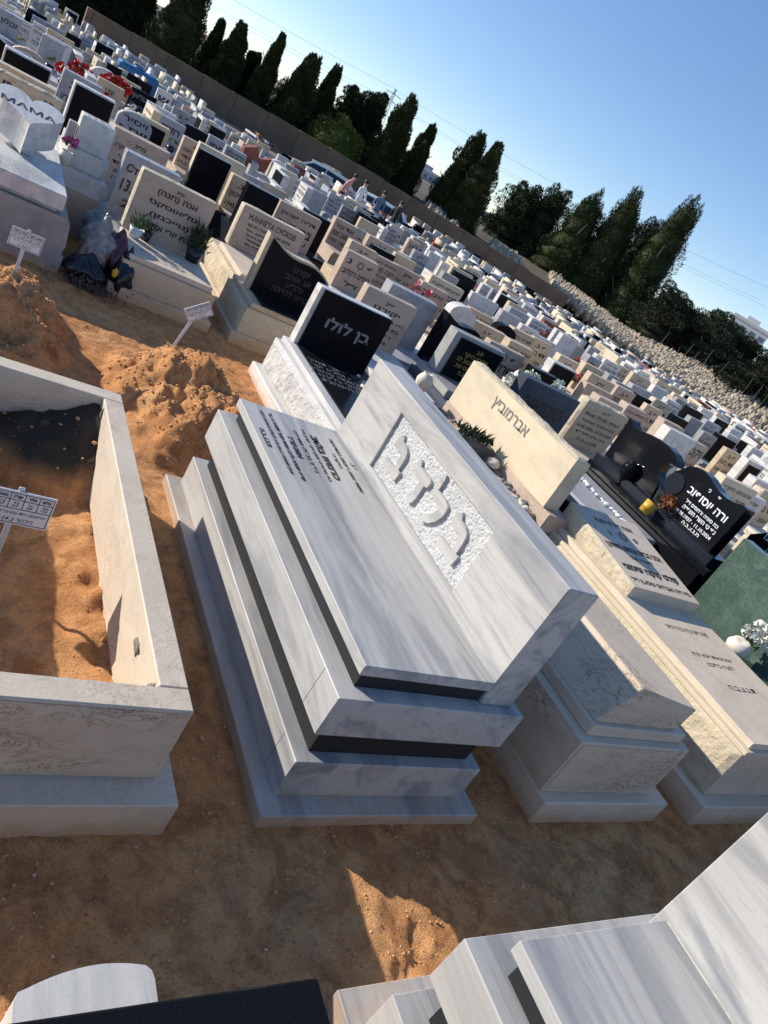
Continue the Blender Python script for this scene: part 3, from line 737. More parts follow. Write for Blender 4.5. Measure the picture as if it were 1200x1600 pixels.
# --- Lulu grave
lu = hero('black_faced_grave', 'rough white marble grave with black granite headstone and slab and pale carved Hebrew surname', 'grave', (1.55, 3.3, 0))
box('base', 1.03, 2.0, 2.45, 4.16, -.1, .11, 'white_marble', lu, .01)
rough_box('body', 1.11, 1.95, 2.5, 4.13, .11, .37, 'white_marble', 'split_marble', ['-x'], lu, .03, .018, .005, 31)
box('rim', 1.15, 1.94, 2.5, 4.12, .37, .41, 'white_marble', lu)
box('ledger_slab', 1.23, 1.90, 2.52, 4.0, .41, .425, 'black_granite', lu, .003)
box('headstone', 1.21, 1.90, 4.02, 4.13, .41, .905, 'white_marble', lu, .005)
box('headstone_face', 1.245, 1.897, 3.998, 4.0195, .412, .900, 'black_granite', lu, .003)
text('inscription', 'בן לולו', .14, 'letter_dim', lu, face_mtx((1.58, 3.9965, .665), (1, 0, 0), (0, 0, 1)), bold=.03, fit=(.42, .125))
text('inscription', ['אוהבים אותך תמיד', 'בעל אבא וסבא יקר', 'לב גדול ונשמה טהורה', 'לעד תישאר בליבנו', 'המשפחה האוהבת'], .085, 'letter_dim', lu, face_mtx((1.56, 3.55, .4262), (1, 0, 0), (0, 1, 0)), spacing=1.0)

# --- black wave grave and the lettered limestone grave right behind it
wv = hero('black_wave_grave', 'cream grave with a curved black headstone, in front of the limestone one with Russian lettering', 'grave', (1.35, 5.0, 0))
box('base', .98, 1.86, 4.72, 5.55, -.15, .10, 'limestone', wv, .01)
rough_box('body', 1.03, 1.83, 4.76, 5.5, .10, .33, 'limestone', 'split_limestone', ['-x', '-y'], wv, .012, .02, .02, 41)
box('rim', 1.06, 1.82, 4.77, 5.5, .33, .38, 'limestone', wv)
box('ledger_slab', 1.15, 1.80, 4.79, 5.14, .38, .40, 'black_granite', wv, .003)
def wave_prof(x0, x1, z0, zl, zr, amp=.05, n=18):
    p = [(x0, z0), (x1, z0)]
    for i in range(n + 1):
        u = 1 - i / n; p.append((x0 + (x1 - x0) * u, zl + (zr - zl) * u + amp * math.sin((1 - u) * 2 * math.pi) * -1 * (0.35 + .65 * u)))
    return p
prism('headstone', wave_prof(1.09, 1.80, .38, .91, .72, -.05), 5.16, 5.26, 'limestone', wv)
prism('headstone_face', wave_prof(1.13, 1.79, .385, .885, .70, -.05), 5.14, 5.1585, 'black_granite', wv)
text('inscription', ['יקירנו', 'אב אוהב', 'נלב״ע', 'זכרונו לברכה'], .075, 'joint_dark', wv, face_mtx((1.5, 5.1385, .60), (1, 0, 0), (0, 0, 1)), bold=.01, spacing=1.0)
zh = hero('lettered_limestone_grave', 'pink limestone headstone with Russian lettering ЖАННЕТА СУСКОВ', 'grave', (1.5, 6.2, 0))
box('base', 1.08, 2.05, 5.57, 6.85, -.15, .08, 'limestone', zh, .01)
rough_box('body', 1.12, 2.0, 5.58, 6.8, .08, .33, 'limestone', 'split_limestone', ['-x'], zh, .02, .02, .005, 43)
box('ledger_slab', 1.16, 1.97, 5.60, 6.56, .33, .38, 'pale_limestone', zh)
rough_box('headstone', 1.24, 1.97, 6.57, 6.70, .38, .815, 'pink_limestone', 'split_limestone', ['-x', '+z'], zh, .012, .016, .004, 45)
for s, z, w, h in [('ЖАННЕТА СУСКОВ', .735, .56, .062), ('06.07.1947 - 30.04.2024', .655, .50, .034), ('Мы, дети и правнуки', .60, .48, .034), ('За все тебя благодарим', .553, .46, .034), ('Пережившая блокаду', .507, .42, .034), ('Мы помним всегда', .462, .40, .034)]:
    text('inscription', s, .05, 'letter_black', zh, face_mtx((1.60, 6.5675, z), (1, 0, 0), (0, 0, 1)), bold=.02, fit=(w, h))

# --- Anna grave
an = hero('limestone_grave', 'cream limestone headstone with four dark Hebrew lines between two potted plants', 'grave', (.37, 5.2, 0))
rough_box('base', -.07, .80, 4.74, 5.9, -.12, .09, 'limestone', 'limestone', ['-y'], an, .004, .03, .01, 51)
rough_box('body', -.02, .76, 4.79, 5.85, .09, .30, 'limestone', 'limestone', ['-y', '-x'], an, .006, .03, .03, 52)
box('ledger_slab', .015, .72, 4.82, 5.53, .30, .345, 'pale_limestone', an)
rough_box('headstone', .03, .69, 5.54, 5.66, .345, .855, 'pink_limestone', 'split_limestone', ['-x', '+z'], an, .014, .014, .004, 53)
for s, z, w, h in [('פ״נ', .80, .07, .025), ('אנה (חנה)', .74, .36, .065), ('גוליאוסקס', .645, .44, .06), ('(גוייכמן)', .545, .36, .055), ('בת יורי וסיינה', .455, .46, .045)]:
    text('inscription', s, .06, 'letter_black', an, face_mtx((.37, 5.5375, z), (1, 0, 0), (0, 0, 1)), bold=.03, fit=(w, h))
for k, y in enumerate((5.42, 5.30, 5.18, 5.06, 4.94)):
    text('inscription', ['אמא וסבתא אהובה תנוחי בשלום', 'לב רחב ונשמה טהורה לנצח', 'זכרך לא ימוש מליבנו לעולם', 'אוהבים ומתגעגעים מאוד', 'ת.נ.צ.ב.ה'][k], .045, 'letter_grey', an, face_mtx((.37, y, .3462), (1, 0, 0), (0, 1, 0)), fit=(.5 if k < 4 else .25, .035))

# --- MAMA heart grave
ma = hero('heart_grave', 'grey marble grave with a thick tilted heart stone lettered МАМА', 'grave', (-.9, 5.4, 0))
box('base', -1.42, -.42, 4.78, 6.4, -.12, .13, 'grey_granite', ma, .008)
prism('body', [(-1.40, .13), (-.45, .13), (-.43, .2), (-.45, .36), (-.50, .40), (-1.40, .40)], 4.80, 6.35, 'grey_granite', ma)
box('ledger_recess', -1.33, -.56, 4.87, 6.25, .40, .43, 'white_marble', ma, .003)
box('ledger_slab', -1.36, -.525, 4.82, 6.3, .43, .545, 'white_marble', ma)
hp = []
for i in range(48):
    t = 2 * math.pi * i / 48; hp.append((.0156 * 16 * math.sin(t) ** 3, .0205 * (13 * math.cos(t) - 5 * math.cos(2 * t) - 2 * math.cos(3 * t) - math.cos(4 * t)) + .05))
hm = prism('heart_stone', hp, -.24, 0, 'white_marble', ma, 'XY')
hmx = Matrix.Translation((-.855, 5.68, .853)) @ Matrix.Rotation(math.atan(.2), 4, 'X'); hm.data.transform(hmx)
text('inscription', 'МАМА', .12, 'letter_black', ma, hmx @ Matrix.Translation((-.015, 0, .0015)), bold=.015, fit=(.40, .10))
box('heart_foot', -.93, -.76, 5.58, 5.95, .545, .62, 'white_marble', ma)
for k in range(6):
    text('inscription', ['Любимая наша мамочка жена и бабушка', 'Ты навсегда останешься в наших сердцах', 'Светлая память о тебе живет вечно', 'Мы тебя очень любим и помним', 'Спи спокойно родная наша', 'Муж дети внуки'][k], .04, 'letter_grey', ma, face_mtx((-.93, 5.20 - k * .062, .5462), (1, 0, 0), (0, 1, 0)), fit=(.66 - .04 * k, .030), bold=.01)

st_ = hero('stepped_marble_grave', 'small white marble grave of steps with a thick leaning slab behind the heart stone', 'grave', (-.3, 6.8, 0))
box('base', -.56, -.06, 6.15, 7.3, -.1, .30, 'pink_limestone', st_); box('lower_step', -.50, -.08, 6.2, 7.2, .30, .46, 'white_marble', st_); box('upper_step', -.46, -.10, 6.34, 7.1, .46, .62, 'white_marble', st_)
o = box('leaning_slab', -.42, -.13, 6.42, 6.62, .62, .90, 'white_marble', st_); 
box('small_lantern', -.50, -.43, 6.45, 6.54, .62, .80, 'grey_granite', st_)
text('inscription', ['יונתן', '1988', '2022'], .05, 'letter_grey', st_, face_mtx((-.275, 6.52, .9012), (1, 0, 0), (0, 1, 0)), fit=(.22, .14))

# --- grey boxed black headstone's dark body
gb = hero('grey_framed_black_grave', 'grey granite headstone framing a black panel with gold lettering, behind the cream surname stone', 'grave', (3.2, 4.5, 0))
box('base', 2.80, 3.70, 3.85, 4.95, -.1, .15, 'dark_granite', gb)
box('body', 2.86, 3.66, 3.9, 4.9, .15, .42, 'dark_marble', gb)
box('step', 2.90, 3.64, 4.2, 4.88, .42, .50, 'grey_granite', gb)
box('headstone', 2.96, 3.62, 4.635, 4.80, .50, .95, 'grey_granite', gb)
box('headstone_face', 3.03, 3.60, 4.615, 4.632, .51, .915, 'black_granite', gb, .003)
text('inscription', ['פ.נ.', 'אהובנו היקר', 'איש צנוע וטוב לב', 'נלב״ע בשם טוב', 'ת.נ.צ.ב.ה'], .062, 'letter_gold', gb, face_mtx((3.31, 4.6135, .72), (1, 0, 0), (0, 0, 1)), spacing=1.05)

# --- pebbled ledger grave
pb_ = hero('pebbled_slab_grave', 'low dark grave with two blue grey slabs edged by white pebbles', 'grave', (3.85, 3.2, 0))
box('base', 3.40, 4.36, 2.28, 3.72, -.1, .2, 'dark_granite', pb_)
box('body', 3.46, 4.30, 2.32, 3.70, .2, .42, 'black_granite', pb_)
box('ledger_slab', 3.44, 3.90, 2.46, 3.72, .42, .50, 'blue_marble', pb_, .02)
box('ledger_slab', 3.92, 4.32, 2.38, 3.72, .42, .47, 'blue_marble', pb_, .012)

# --- black wave double headstone (Yosupov)
yo = hero('black_double_wave_grave', 'polished black granite double grave with waved headstone, round opening and white Hebrew lettering', 'grave', (4.3, 2.8, 0))
box('base', 3.98, 4.75, 1.75, 3.62, -.1, .2, 'glossy_granite', yo); box('lower_tier', 4.33, 4.72, 1.80, 2.36, .2, .34, 'dark_granite', yo); box('ledger_slab', 4.33, 4.70, 1.84, 3.58, .52, .60, 'glossy_granite', yo, .012)
box('recess', 4.34, 4.66, 1.9, 3.56, .34, .52, 'glossy_granite', yo); box('plinth', 4.34, 4.60, 1.9, 3.55, .60, .69, 'dark_granite', yo)
NS = 26
def yo_prof():
    # outline (y,z): left wing and right stone overlapping, with circular opening between
    L = [(3.50, .69), (3.52, 1.125), (3.49, 1.12), (3.42, 1.085), (3.33, 1.09), (3.22, 1.12), (3.10, 1.14), (2.98, 1.145), (2.87, 1.13), (2.79, 1.09), (2.765, 1.05)]
    hole = [(2.81 + .082 * math.cos(a), .955 + .082 * math.sin(a)) for a in [math.radians(110 - 30 * k) * 1 for k in range(0, 0)]]
    arc = [(2.81 + .085 * math.cos(math.radians(d)), .955 + .085 * math.sin(math.radians(d))) for d in range(100, -91 + 360 - 360, -20)]
    arc = [(2.81 + .085 * math.cos(math.radians(d)), .955 + .085 * math.sin(math.radians(d))) for d in (110, 90, 60, 30)]
    return L
leftw = [(3.50, .69), (3.52, 1.125), (3.49, 1.12), (3.42, 1.085), (3.33, 1.09), (3.22, 1.12), (3.10, 1.14), (2.98, 1.145), (2.88, 1.13), (2.80, 1.09), (2.77, 1.045)] + \
        [(2.81 + .088 * math.cos(math.radians(d)), .955 + .088 * math.sin(math.radians(d))) for d in (100, 70, 40, 10, -20, -50, -80)] + [(2.80, .80), (2.78, .69)]
prism('headstone', leftw, 4.40, 4.52, 'glossy_granite', yo, 'YZ')
rightw = [(2.72, .69), (2.74, .80), (2.74, .87)] + [(2.81 + .090 * math.cos(math.radians(d)), .955 + .090 * math.sin(math.radians(d))) for d in (-130, -160, 170, 140)] + \
         [(2.70, 1.06), (2.66, 1.12), (2.59, 1.16), (2.52, 1.175), (2.44, 1.165), (2.36, 1.14), (2.28, 1.12), (2.18, 1.115), (2.10, 1.13), (2.03, 1.155), (1.98, 1.15), (1.99, .69)]
prism('headstone', rightw, 4.385, 4.52, 'glossy_granite', yo, 'YZ')
disc = prism('disc_relief', [(2.66 + .10 * math.cos(2 * math.pi * k / 24), .93 + .10 * math.sin(2 * math.pi * k / 24)) for k in range(24)], 4.375, 4.386, 'dark_granite', yo, 'YZ')
for s, z, w, h, c in [('פ׳      נ׳', 1.075, .15, .03, 2.285), ('ורה יוסופוב', .978, .46, .062, 2.285), ('בת סוניה ורחמים ז״ל', .893, .40, .035, 2.265), ('נפ׳ ט׳ תשרי תשפ״ה', .838, .40, .035, 2.255), ('18.09.1937 - 11.10.2024', .780, .44, .032, 2.275), ('ת.נ.צ.ב.ה', .733, .21, .028, 2.26)]:
    text('inscription', s, .05, 'letter_white', yo, face_mtx((4.3835, c, z), (0, -1, 0), (0, 0, 1)), bold=.02, fit=(w, h))

# --- green marble grave and black one behind
gn = hero('green_marble_grave', 'dark green marble headstone with fine pale veins at the right edge', 'grave', (4.0, .8, 0))
box('base', 3.66, 4.2, -1.2, 1.70, -.1, .3, 'dark_granite', gn); box('ledger_slab', 3.72, 4.02, -1.2, 1.62, .3, .40, 'green_marble', gn)
box('headstone', 4.03, 4.15, -.9, 1.64, .30, 1.03, 'green_marble', gn, .01)
bk = hero('black_lettered_grave', 'black headstone with white Hebrew lettering partly behind the green marble one', 'grave', (4.85, 1.3, 0))
box('base', 4.54, 5.0, .2, 1.98, -.1, .35, 'dark_granite', bk); prism('headstone', [(1.95, .35), (1.95, .98), (1.85, 1.07), (1.6, 1.13), (.9, 1.13), (.3, 1.0), (.3, .35)], 4.62, 4.74, 'black_granite', bk, 'YZ')
text('inscription', ['אמנו וסבתנו', 'היקרה', 'לאה בת שרה'], .075, 'letter_white', bk, face_mtx((4.6185, 1.66, .96), (0, -1, 0), (0, 0, 1)), spacing=1.1)

# --- foreground dark slab and rounded stone
dk = hero('black_slab_grave', 'flat polished black slab cut off by the bottom edge of the photo', 'grave', (-.9, -1.4, 0))
box('base', -1.45, -.40, -2.3, -.85, -.1, .50, 'dark_granite', dk); box('ledger_slab', -1.42, -.352, -2.3, -.772, .50, .60, 'black_granite', dk, .006)
rs = [(-.89, -.86), (-.60, -.86), (-.600, -.640), (-.604, -.622), (-.614, -.612)] + [(-.62 - .23 * k / 14, -.598 - .055 * abs(k / 14 - .38) ** 1.9 * 1.3) for k in range(15)] + [(-.866, -.632), (-.874, -.648)]
o = prism('rounded_marble_stone', rs, .0, .40, 'white_marble', None, 'XY'); tag(o, 'pale weathered marble stone with a rounded end beside the black slab', 'stone')

# ------------------------------------------------------------------ ordinary graves: x, y of headstone face, width, height, shape, stone, text
HAND = [
(3.74, 4.31, 0.81, 0.9, 'rect', 'D', 'tutnauer'),
(5.0, 4.66, 0.72, 0.92, 'rough', 'L', 'rica'),
(2.18, 5.17, 0.61, 0.88, 'rect', 'P', 'vats'),
(4.74, 5.44, 0.35, 0.84, 'rect', 'K', ''),
(7.93, 5.45, 0.46, 0.9, 'rect', 'P', 'victor'),
(6.28, 5.75, 0.48, 0.84, 'rect', 'P', 'lines'),
(3.53, 5.75, 0.6, 0.95, 'wave', 'K', ''),
(4.25, 5.77, 0.59, 0.86, 'rect', 'P', 'sara'),
(-0.05, 6.05, 0.45, 0.9, 'rect', 'B', 'sta'),
(-0.26, 6.34, 0.23, 0.8, 'rect', 'W', 'lines'),
(6.6, 6.4, 0.58, 0.86, 'rect', 'P', 'lines'),
(7.63, 6.46, 0.48, 0.84, 'rect', 'P', 'lines'),
(6.03, 6.6, 0.47, 0.9, 'rect', 'KW', ''),
(8.78, 6.66, 0.56, 0.86, 'rect', 'P', 'lines'),
(11.37, 6.69, 0.55, 0.9, 'rect', 'WK', ''),
(5.57, 7.09, 0.5, 0.84, 'rect', 'L', 'lines'),
(11.36, 7.18, 0.42, 0.86, 'rect', 'L', 'lines'),
(4.75, 7.55, 0.24, 0.92, 'arch', 'W', ''),
(0.04, 7.68, 0.6, 0.9, 'rect', 'P', 'ckr'),
(5.21, 7.71, 0.79, 0.8, 'rect', 'L', 'lines'),
(-1.07, 7.72, 0.6, 0.88, 'rough', 'L', 'menora'),
(3.06, 7.75, 0.4, 0.86, 'rect', 'P', 'star2'),
(9.72, 7.94, 0.48, 0.84, 'rect', 'L', 'lines'),
(-1.13, 8.11, 0.6, 0.9, 'rect', 'L', 'pn'),
(8.33, 8.16, 0.66, 0.86, 'rect', 'L', 'lines'),
(10.97, 8.28, 0.46, 0.86, 'rect', 'K', ''),
(12.03, 8.3, 0.48, 0.84, 'rect', 'G', 'lines'),
(5.57, 8.33, 0.4, 0.88, 'rect', 'L', 'lines'),
(9.29, 8.37, 0.53, 0.86, 'rect', 'P', 'lines'),
(6.3, 8.49, 0.2, 0.88, 'arch', 'K', ''),
(4.75, 8.56, 0.51, 0.88, 'rect', 'P', 'zaderak'),
(10.22, 8.7, 0.35, 0.86, 'rect', 'K', ''),
(8.06, 8.76, 0.5, 0.84, 'rect', 'C', 'lines'),
(7.02, 8.97, 0.53, 0.86, 'rect', 'L', 'lines'),
(2.01, 9.13, 0.46, 0.92, 'rect', 'K', ''),
(10.21, 9.33, 0.39, 0.84, 'rect', 'B', ''),
(2.58, 9.37, 0.68, 0.9, 'rect', 'P', 'dalia'),
(-0.26, 9.43, 0.49, 1.0, 'rect', 'KW', ''),
(3.86, 9.46, 0.39, 0.86, 'rect', 'L', 'lines'),
(9.45, 9.54, 0.56, 0.86, 'rect', 'L', 'lines'),
(8.03, 9.59, 0.5, 0.84, 'rect', 'L', 'lines'),
(4.44, 9.76, 0.53, 0.82, 'rect', 'P', 'lines'),
(4.97, 9.92, 0.59, 0.82, 'rect', 'P', 'lines'),
(10.75, 10.11, 0.46, 0.84, 'rect', 'G', ''),
(1.52, 10.18, 0.48, 0.95, 'rect', 'K', ''),
(13.94, 10.21, 0.49, 0.84, 'rect', 'G', ''),
(2.14, 10.4, 0.23, 0.84, 'rect', 'L', 'lines'),
(-0.99, 10.68, 0.57, 0.9, 'rect', 'KW', ''),
(-0.3, 10.68, 0.45, 1.0, 'rect', 'B', 'lines'),
(4.88, 10.77, 0.48, 0.86, 'rect', 'K', ''),
(8.59, 10.77, 0.36, 0.86, 'rect', 'W', 'lines'),
(12.33, 10.82, 0.84, 0.84, 'rect', 'B', ''),
(3.58, 10.87, 0.47, 0.85, 'rect', 'K', ''),
(0.54, 11.13, 0.24, 0.9, 'arch', 'B', 'visir'),
(17.43, 11.17, 0.77, 0.84, 'rect', 'K', ''),
(5.71, 11.47, 0.33, 0.88, 'rect', 'L', 'shmuel'),
(2.49, 11.51, 0.34, 0.86, 'rect', 'B', 'lines'),
(0.89, 11.69, 0.5, 0.88, 'rect', 'LK', ''),
(2.99, 11.9, 0.55, 0.86, 'rect', 'L', ''),
(9.05, 12.15, 0.63, 0.84, 'rect', 'B', ''),
(12.07, 12.23, 0.4, 0.86, 'rect', 'B', ''),
(1.8, 12.54, 0.35, 0.86, 'rect', 'P', 'lines'),
(4.92, 12.73, 0.46, 0.86, 'rect', 'P', 'egiki'),
(5.67, 13.27, 0.52, 0.84, 'rect', 'G', 'star'),
(9.12, 13.58, 0.85, 0.8, 'rect', 'W', ''),
(12.69, 13.63, 0.49, 0.84, 'rect', 'G', ''),
(8.44, 14.0, 0.41, 0.86, 'rect', 'G', ''),
(22.36, 14.11, 1.04, 0.86, 'rect', 'R', ''),
(3.5, 14.22, 0.49, 0.9, 'wave', 'B', ''),
(14.63, 14.26, 0.73, 0.86, 'rect', 'W', 'lines'),
(1.83, 15.14, 0.52, 0.86, 'rect', 'B', 'roznik'),
(0.73, 15.9, 0.46, 0.88, 'rect', 'L', 'kaptsan'),
(8.85, 16.38, 0.48, 0.86, 'rect', 'B', 'lines'),
(16.28, 16.73, 0.48, 0.86, 'rect', 'B', ''),
(2.76, 17.04, 0.5, 0.86, 'rect', 'K', ''),
(3.72, 17.07, 0.39, 0.86, 'rect', 'B', 'harov'),
(14.54, 17.26, 0.98, 0.86, 'rect', 'R', 'kravits'),
(7.6, 17.43, 0.61, 0.88, 'rect', 'L', ''),
(3.44, 17.67, 0.39, 0.86, 'rect', 'B', 'sasi'),
(6.3, 17.94, 0.46, 0.9, 'rect', 'B', ''),
(16.73, 17.94, 0.47, 0.86, 'rect', 'B', ''),
(10.94, 18.31, 0.37, 0.86, 'rect', 'W', ''),
(13.5, 19.0, 0.43, 0.86, 'rect', 'B', 'rose'),
(-0.17, 19.11, 0.48, 0.95, 'rect', 'B', ''),
(1.86, 19.33, 0.59, 0.9, 'rect', 'K', 'margol'),
(7.94, 19.54, 0.36, 0.86, 'rect', 'G', 'lines'),
(11.79, 20.62, 0.44, 0.86, 'rect', 'W', ''),
(1.9, 21.55, 0.31, 0.88, 'rect', 'L', 'gamar'),
(11.5, 21.68, 0.47, 0.86, 'rect', 'P', 'ronen'),
(-0.99, 21.86, 0.51, 0.9, 'rect', 'B', 'zevia'),
(11.12, 22.73, 0.46, 0.86, 'rect', 'B', 'lines'),
(4.71, 22.96, 0.45, 0.88, 'rect', 'K', ''),
(3.5, 25.58, 0.22, 1.0, 'rect', 'W', 'shin'),
(2.04, 26.22, 0.23, 0.9, 'rect', 'K', ''),
(14.15, 27.21, 0.44, 0.86, 'rect', 'G', ''),
(8.75, 27.49, 0.56, 0.86, 'rect', 'B', 'lines'),
(8.02, 28.3, 0.49, 0.86, 'rect', 'B', 'lines'),
(3.37, 28.42, 0.39, 0.86, 'rect', 'K', ''),
(3.02, 28.6, 0.35, 0.88, 'rect', 'K', ''),
(8.22, 31.09, 0.65, 0.86, 'rect', 'L', 'lines'),
(5.32, 31.68, 0.56, 0.95, 'rough', 'B', ''),
(9.8, 31.78, 0.48, 0.9, 'rect', 'W', ''),
(7.42, 32.0, 0.49, 0.86, 'rect', 'B', 'lines'),
(6.89, 33.99, 0.57, 0.86, 'rect', 'B', ''),
(0.21, 34.03, 1.09, 0.85, 'rect', 'B', 'lines'),
(1.41, 34.18, 0.54, 0.9, 'rect', 'K', ''),
(4.76, 34.45, 0.64, 0.84, 'rect', 'B', ''),
(9.72, 34.76, 0.62, 0.86, 'rect', 'L', 'lines'),
]
TREES = [
(8.3, 52.6, -0.4, 5.5, 1.37, 'c', 0.8),
(3.3, 57.0, -0.9, 2.1, 1.41, 'b', 0.1),
(5.1, 57.9, -0.8, 2.5, 1.32, 'b', 0.2),
(6.3, 56.8, -0.4, 2.2, 1.06, 'b', 0.5),
(10.9, 55.3, 0.1, 2.9, 0.51, 'c', 0.4),
(11.9, 54.2, 0.1, 3.3, 0.92, 'c', 0.2),
(14.3, 53.9, -0.4, 4.1, 0.79, 'c', 0.1),
(13.7, 56.0, -0.3, 2.5, 0.67, 'b', 0.5),
(16.3, 52.7, -0.6, 4.1, 1.37, 'c', 0.3),
(18.6, 54.4, -0.1, 4.3, 0.86, 'c', 0.4),
(20.8, 55.1, -0.2, 4.1, 1.02, 'b', 0.0),
(22.4, 54.9, -0.1, 4.7, 1.23, 'b', 0.2),
(22.9, 51.0, -0.6, 5.3, 1.25, 'c', 0.5),
(18.9, 50.0, -1.7, 2.3, 1.96, 'r', 0.1),
(25.3, 51.2, -0.3, 4.6, 0.9, 'c', 0.3),
(28.1, 49.6, -0.4, 5.7, 1.47, 'c', 0.5),
(28.3, 47.2, -0.5, 5.7, 1.33, 'c', 0.2),
(32.8, 48.1, -0.5, 5.0, 1.45, 'b', 0.9),
(34.5, 47.0, -0.7, 5.8, 1.45, 'b', 0.5),
(35.4, 44.2, -1.0, 6.6, 1.55, 'c', 0.7),
(37.9, 47.4, -0.1, 5.8, 1.26, 'b', 1.3),
(37.4, 42.9, -1.7, 8.0, 1.7, 'c', 0.0),
(40.5, 43.0, -0.4, 8.8, 1.47, 'b', 0.2),
(39.3, 40.1, -1.1, 9.5, 1.45, 'c', 0.4),
(48.0, 44.5, -0.4, 5.7, 2.17, 'b', 1.1),
(51.0, 44.6, -0.4, 4.8, 1.68, 'b', 1.4),
(51.4, 41.7, -0.7, 6.1, 2.6, 'b', 1.4),
(53.8, 40.9, -0.3, 5.4, 2.23, 'b', 1.1),
(54.6, 37.6, -0.4, 5.1, 2.6, 'b', 1.7),
(54.6, 35.1, -0.1, 4.8, 2.41, 'b', 1.5),
(50.9, 37.0, -0.4, 2.9, 1.56, 'b', 0.6),
(1.4, 61.0, -1.6, 0.7, 1.26, 'b', 0.0),
]
STONE = dict(L=('limestone', 'split_limestone', 'cream limestone', 'letter_black'), P=('pink_limestone', 'limestone', 'pinkish grey limestone', 'letter_black'), W=('white_marble', 'white_marble', 'white marble', 'letter_black'),
             B=('blue_marble', 'white_marble', 'blue grey marble', 'letter_black'), G=('grey_granite', 'grey_granite', 'grey granite', 'letter_black'), K=('black_granite', 'black_granite', 'black granite', 'letter_dim'),
             C=('cream_stone', 'split_limestone', 'warm cream stone', 'letter_black'), R=('red_granite', 'red_granite', 'red granite', 'letter_white'), D=('dark_marble', 'blue_marble', 'dark blue grey marble', 'letter_black'))
WORDS = dict(
    pn=['פ״נ', 'סבא יקר'], menora=['פ׳      נ׳', 'יעקב בן דוד'], kaptsan=['קפצן', 'KAPTSAN'], zevia=['זבולון'], gamar=['גמר'], margol=['מרגוליאן', 'Маргулян'], visir=['ויסיר', 'יוסף', '1941-2023'], roznik=['רוזניק'],
    sasi=['ססי'], harov=['חרוביצסקי', 'ויקטור'], shin=['ש'], dalia=['דליה ישכאן', 'בת משה', 'עת תחבק'], egiki=['אגדי גבור', 'EGIKI GABOR', '1950 - 2024'], star=['*'], star2=['פ *  נ', 'ניסים רקלוב', 'ז״ל'], shmuel=['שמואל'],
    ronen=['רונן'], zaderak=['ЗАДЕРАК', 'СИМА', 'ХИРШЕВНА'], vats=['פ״נ', 'יקירנו', 'לוין ברברה ולצמן', 'בת מרדכי ושרה', 'נפ׳ ט׳ אדר', '1944-2024'], rose=['רוזה'], sara=['פ *  נ', 'שרה רב', 'בת יוסף'], kravits=['קרביץ'],
    victor=['ויקטור', 'בן אברהם'], tutnauer=['טוטנאור'], rica=['פ.נ.', 'אסתר בונפיל (Rica)', 'בת אלגרה ושמואל', '16.05.1930 - 01.07.2024', 'כ״ה סיון תשפ״ד', 'ת.נ.צ.ב.ה'],
    ckr=['מ״נ', 'אמא, סבתא ואחות יקרה', 'רחל חסוני', 'בת שרה ודוד', '25.2.1948', 'ת.נ.צ.ב.ה'], sta=['Стасенко', '13.04.1951', '2024'], lines=None, arch=['יעקב'])
LINESETS = [['פ.נ.', 'יוסף בן משה', 'נפ׳ ג׳ אדר', 'ת.נ.צ.ב.ה'], ['פ.נ.', 'מרים לוי', 'בת אברהם ז״ל', '1938 - 2023'], ['שרה כהן', 'אם אהובה', 'ת.נ.צ.ב.ה'], ['פ.נ.', 'דוד ביטון', '1945 - 2024'], ['אהובתנו היקרה', 'חנה מזרחי', 'בת רחל', 'ת.נ.צ.ב.ה'], ['פ״נ', 'אליהו פרץ', 'איש יקר וטוב']]
BIG = {'kaptsan', 'zevia', 'gamar', 'roznik', 'sasi', 'shmuel', 'ronen', 'kravits', 'rose', 'tutnauer', 'shin'}

